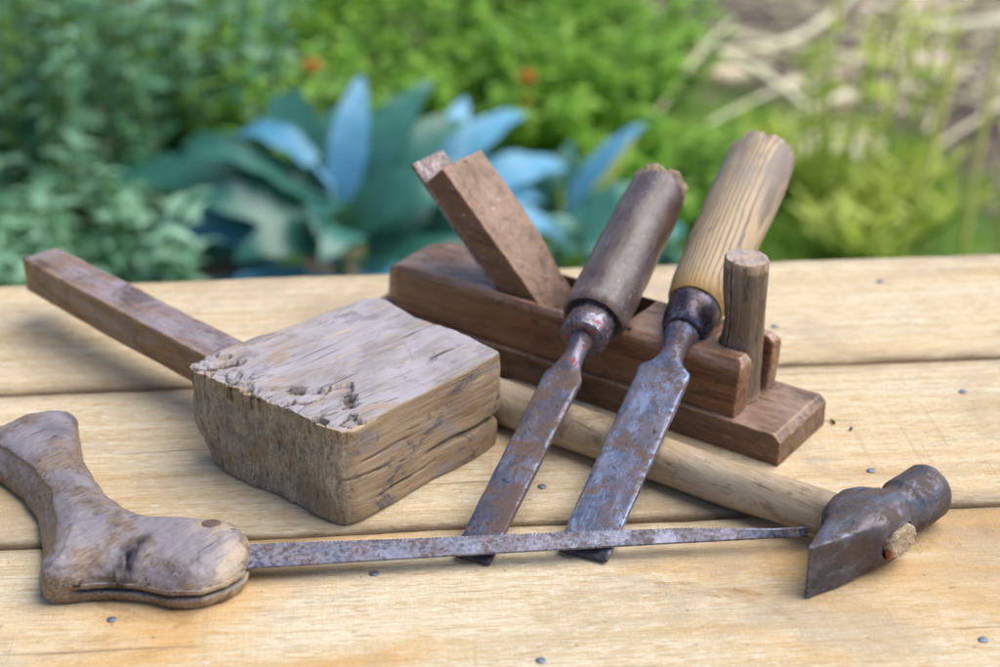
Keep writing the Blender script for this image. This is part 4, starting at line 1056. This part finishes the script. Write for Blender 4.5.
# cabbage-like plants with long blue green leaves
K, B = M_kal, M_pal
big_leaf_plant('cabbage_plant', 'plant with long blue green leaves in the middle of the garden', 'plant', -0.27, 2.55,
    [(178, 14, 0.40, 0.070, 0.6, 0.26, 0.35, K), (168, 34, 0.34, 0.065, 1.0, 0.22, 0.6, K), (160, 48, 0.28, 0.060, 2.2, 0.28, 0.1, B), (135, 52, 0.30, 0.060, 1.4, 0.26, 0.3, K), (184, 8, 0.42, 0.065, 0.5, 0.16, 0.3, K), (205, 4, 0.38, 0.065, 0.5, 0.12, 0.6, B), (172, 24, 0.40, 0.060, 0.8, 0.2, 0.7, K), (95, 64, 0.27, 0.060, 1.1, 0.20, 0.5, K), (75, 70, 0.25, 0.034, 0.9, 0.20, 0.5, B),
     (42, 58, 0.32, 0.075, 0.6, 0.19, 0.55, K), (20, 50, 0.32, 0.075, 1.0, 0.20, 0.3, K), (8, 36, 0.32, 0.070, 1.0, 0.18, 0.6, K), (-35, 50, 0.26, 0.070, 1.2, 0.18, 0.4, K), (-70, 45, 0.24, 0.070, 1.2, 0.17, 0.5, K), (-110, 40, 0.24, 0.070, 1.2, 0.16, 0.3, K),
     (195, 30, 0.34, 0.070, 1.0, 0.15, 0.5, B), (215, 44, 0.28, 0.070, 1.2, 0.18, 0.4, K), (-20, 22, 0.30, 0.070, 0.8, 0.14, 0.3, K), (60, 70, 0.28, 0.055, 0.7, 0.2, 0.7, B), (-90, 62, 0.22, 0.060, 1.5, 0.19, 0.2, K), (190, 52, 0.30, 0.060, 1.2, 0.22, 0.2, K), (-55, 20, 0.26, 0.08, 0.8, 0.12, 0.8, B), (110, 50, 0.26, 0.07, 1.1, 0.2, 0.3, K), (230, 24, 0.28, 0.07, 0.9, 0.12, 0.7, B), (30, 24, 0.34, 0.07, 1.0, 0.16, 0.4, K)], K)
big_leaf_plant('cabbage_plant', 'plant with waxy leaves painted pale blue as reflecting sky behind the plane wedge', 'plant', -0.17, 2.62,
    [(30, 60, 0.31, 0.068, 0.75, 0.13, 0.9, B), (12, 42, 0.31, 0.078, 1.2, 0.12, 0.9, B), (-8, 30, 0.32, 0.080, 1.1, 0.14, 0.8, B), (35, 48, 0.36, 0.060, 0.9, 0.16, 0.9, B), (22, 30, 0.36, 0.075, 0.8, 0.16, 0.8, B), (55, 52, 0.24, 0.06, 1.3, 0.12, 0.5, B), (-60, 36, 0.20, 0.080, 0.9, 0.10, 0.7, B), (-30, 52, 0.22, 0.070, 0.9, 0.10, 0.3, K), (150, 50, 0.20, 0.060, 0.7, 0.10, 0.4, K), (100, 66, 0.26, 0.055, 0.5, 0.12, 0.3, K), (60, 70, 0.22, 0.06, 0.6, 0.1, 0.5, K)], B)
big_leaf_plant('cabbage_plant', 'small blue green plant with one pale leaf behind the dark chisel handle', 'plant', 0.10, 2.75,
    [(30, 52, 0.25, 0.040, 0.5, 0.13, 0.9, B), (38, 46, 0.28, 0.032, 0.3, 0.09, 0.9, M_yel), (-10, 35, 0.22, 0.075, 0.8, 0.1, 0.7, K), (-50, 38, 0.20, 0.070, 0.9, 0.1, 0.5, K), (80, 60, 0.22, 0.055, 0.6, 0.08, 0.4, K), (10, 22, 0.24, 0.075, 0.8, 0.13, 0.8, K), (150, 60, 0.2, 0.06, 0.8, 0.1, 0.3, K)], K)
# bright green marigold bushes, some with orange flowers
gl = 'bright green feathery marigold bush far behind the plane'
mg = [(-0.62, 3.35, 0.40, ()), (-0.30, 3.20, 0.36, ((-0.05, -0.16, 0.33),)), (-0.50, 3.85, 0.42, ((-0.13, -0.10, 0.30),)), (-0.12, 3.55, 0.40, ()), (0.02, 3.25, 0.34, ((0.03, -0.15, 0.29),)), (0.16, 3.40, 0.36, ()), (-0.34, 4.2, 0.45, ()),
      (0.05, 4.0, 0.45, ()), (0.30, 3.75, 0.34, ()), (0.20, 4.35, 0.40, ()), (-0.75, 4.4, 0.6, ()), (-0.05, 4.75, 0.5, ()), (-1.05, 3.7, 0.6, ()), (0.28, 3.05, 0.20, ()), (-1.3, 4.6, 0.6, ()), (0.30, 4.9, 0.4, ())]
for i, (x, y, h, fl) in enumerate(mg):
    l_ = gl
    if fl: l_ = ['', 'marigold bush with an orange bloom just above the blue green plant', 'marigold bush with an orange bloom near the top edge, left of centre', '', 'marigold bush with an orange bloom above and between the wedge and the dark chisel handle'][i]
    bush('marigold_bush', l_, 'bush', x, y, h, 0.24, 30, 30, 0.050, 0.024, M_mar, 'marigold bushes', bend=0.7, flowers=fl, upright=0.15, lowgap=0.3)
# right: lanky weeds and dry stalks
for (x, y, h, m, lb_) in ((0.62, 3.05, 0.46, M_yel, 'lanky yellow green weed standing left of the right hand pair'), (0.88, 2.75, 0.72, M_yel, 'tall yellow green weed at the right edge, the tallest there'), (0.80, 3.2, 0.52, M_yel, 'lanky pale green weed behind the other two at the right')):
    bush('lanky_weed', lb_, 'weed', x, y, h, 0.15, 5, 16, 0.050, 0.026, m, 'lanky weeds at the right', lowgap=0.45, stem_m=M_yel, sr=0.006)
for (x, y, lb_) in ((0.66, 2.85, 'low yellow green tuft beside the weeds on the right'), (0.60, 3.25, 'low yellow green tuft in the grass behind the pale chisel handle'), (0.76, 3.05, 'bright yellow green tuft under the lanky weeds')):
    bush('weed_tuft', lb_, 'weed', x, y, 0.13, 0.17, 24, 10, 0.075, 0.015, M_yel, 'tufts on the right', upright=0.9)
stalks = [((0.26, 4.02, 0.03), (0.66, 3.98, 0.02), (0.45, 4.0, 0.06)), ((0.45, 4.15, 0.03), (0.92, 4.30, 0.14), (0.70, 3.95, 0.02)), ((0.44, 4.15, 0.04), (0.72, 3.60, 0.02), (0.58, 3.88, 0.10)), ((1.02, 4.05, 0.10), (1.6, 4.1, 0.14), (1.3, 4.05, 0.13)), ((0.42, 3.95, 0.16), (0.36, 4.3, 0.02), (0.4, 4.1, 0.12)), ((0.68, 3.12, 0.0), (0.83, 3.2, 0.40), (0.73, 3.1, 0.2)), ((0.86, 2.9, 0.0), (0.90, 2.95, 0.42), (0.86, 2.9, 0.2)), ((0.50, 4.3, 0.03), (1.05, 3.80, 0.05), (0.75, 4.0, 0.07)), ((0.78, 3.0, 0.0), (0.84, 3.05, 0.35), (0.82, 3.0, 0.2))]
for i, (a, b, c) in enumerate(stalks):
    lb = LB(); a, b, c = (V((q[0], q[1], ZG + q[2])) for q in (a, b, c))
    pts = [a * (1 - k / 10) ** 2 + c * 2 * (k / 10) * (1 - k / 10) + b * (k / 10) ** 2 - a for k in range(11)]
    up_ = i in (5, 6, 8)
    lb.tube(pts, 0.009 if up_ else 0.013, 0.006 if up_ else 0.008, 7, 1.0)
    o = lb.build('dry_stalk', M_ystalk if up_ else M_dry); o.location = a
    tag(o, ['long pale dry stalk lying level over the soil', 'pale dry stalk arching up to the right over the dark soil', 'pale dry stalk slanting down towards the grass', 'pale dry stalk on the straw painted sunlit at the far right', 'short pale stalk stub over the dark soil', 'thin pale stalk standing upright left of the lanky weeds', 'yellowish stalk standing upright among the lanky weeds at the right', 'long pale dry stalk crossing the soil down to the right', 'short yellowish stalk standing between the upright pale one and the lanky weeds'][i], 'stalk')

# thinner stalks strewn over the dark soil, alike in the blur
random.seed(23)
for i in range(26):
    x = random.uniform(0.30, 1.35); y = random.uniform(3.62, 4.7)
    L_ = random.uniform(0.22, 0.55); a = random.choice((random.gauss(-0.5, 0.3), random.gauss(0.15, 0.25), random.gauss(0.9, 0.3)))
    lb = LB(); dx, dy = L_ * math.cos(a) * 0.5, L_ * math.sin(a) * 0.8
    z0, z1, zm = (random.uniform(0.005, 0.03) for _ in range(3))
    p0_, p1_, pc = V((-dx, -dy, z0)), V((dx, dy, z1 + random.choice((0, 0, 0.05)))), V((random.uniform(-.04, .04), random.uniform(-.06, .06), zm + 0.05))
    pts = [p0_ * (1 - k / 8) ** 2 + pc * 2 * (k / 8) * (1 - k / 8) + p1_ * (k / 8) ** 2 for k in range(9)]
    lb.tube(pts, random.uniform(0.004, 0.008), 0.003, 6, random.uniform(0.6, 1.0))
    o = lb.build('dry_stalk', M_dry); o.location = (x, y, ZG)
    tag(o, 'thin pale dry stalk strewn over the dark soil at the top right of the garden', 'stalk', 'thin dry stalks on the soil')
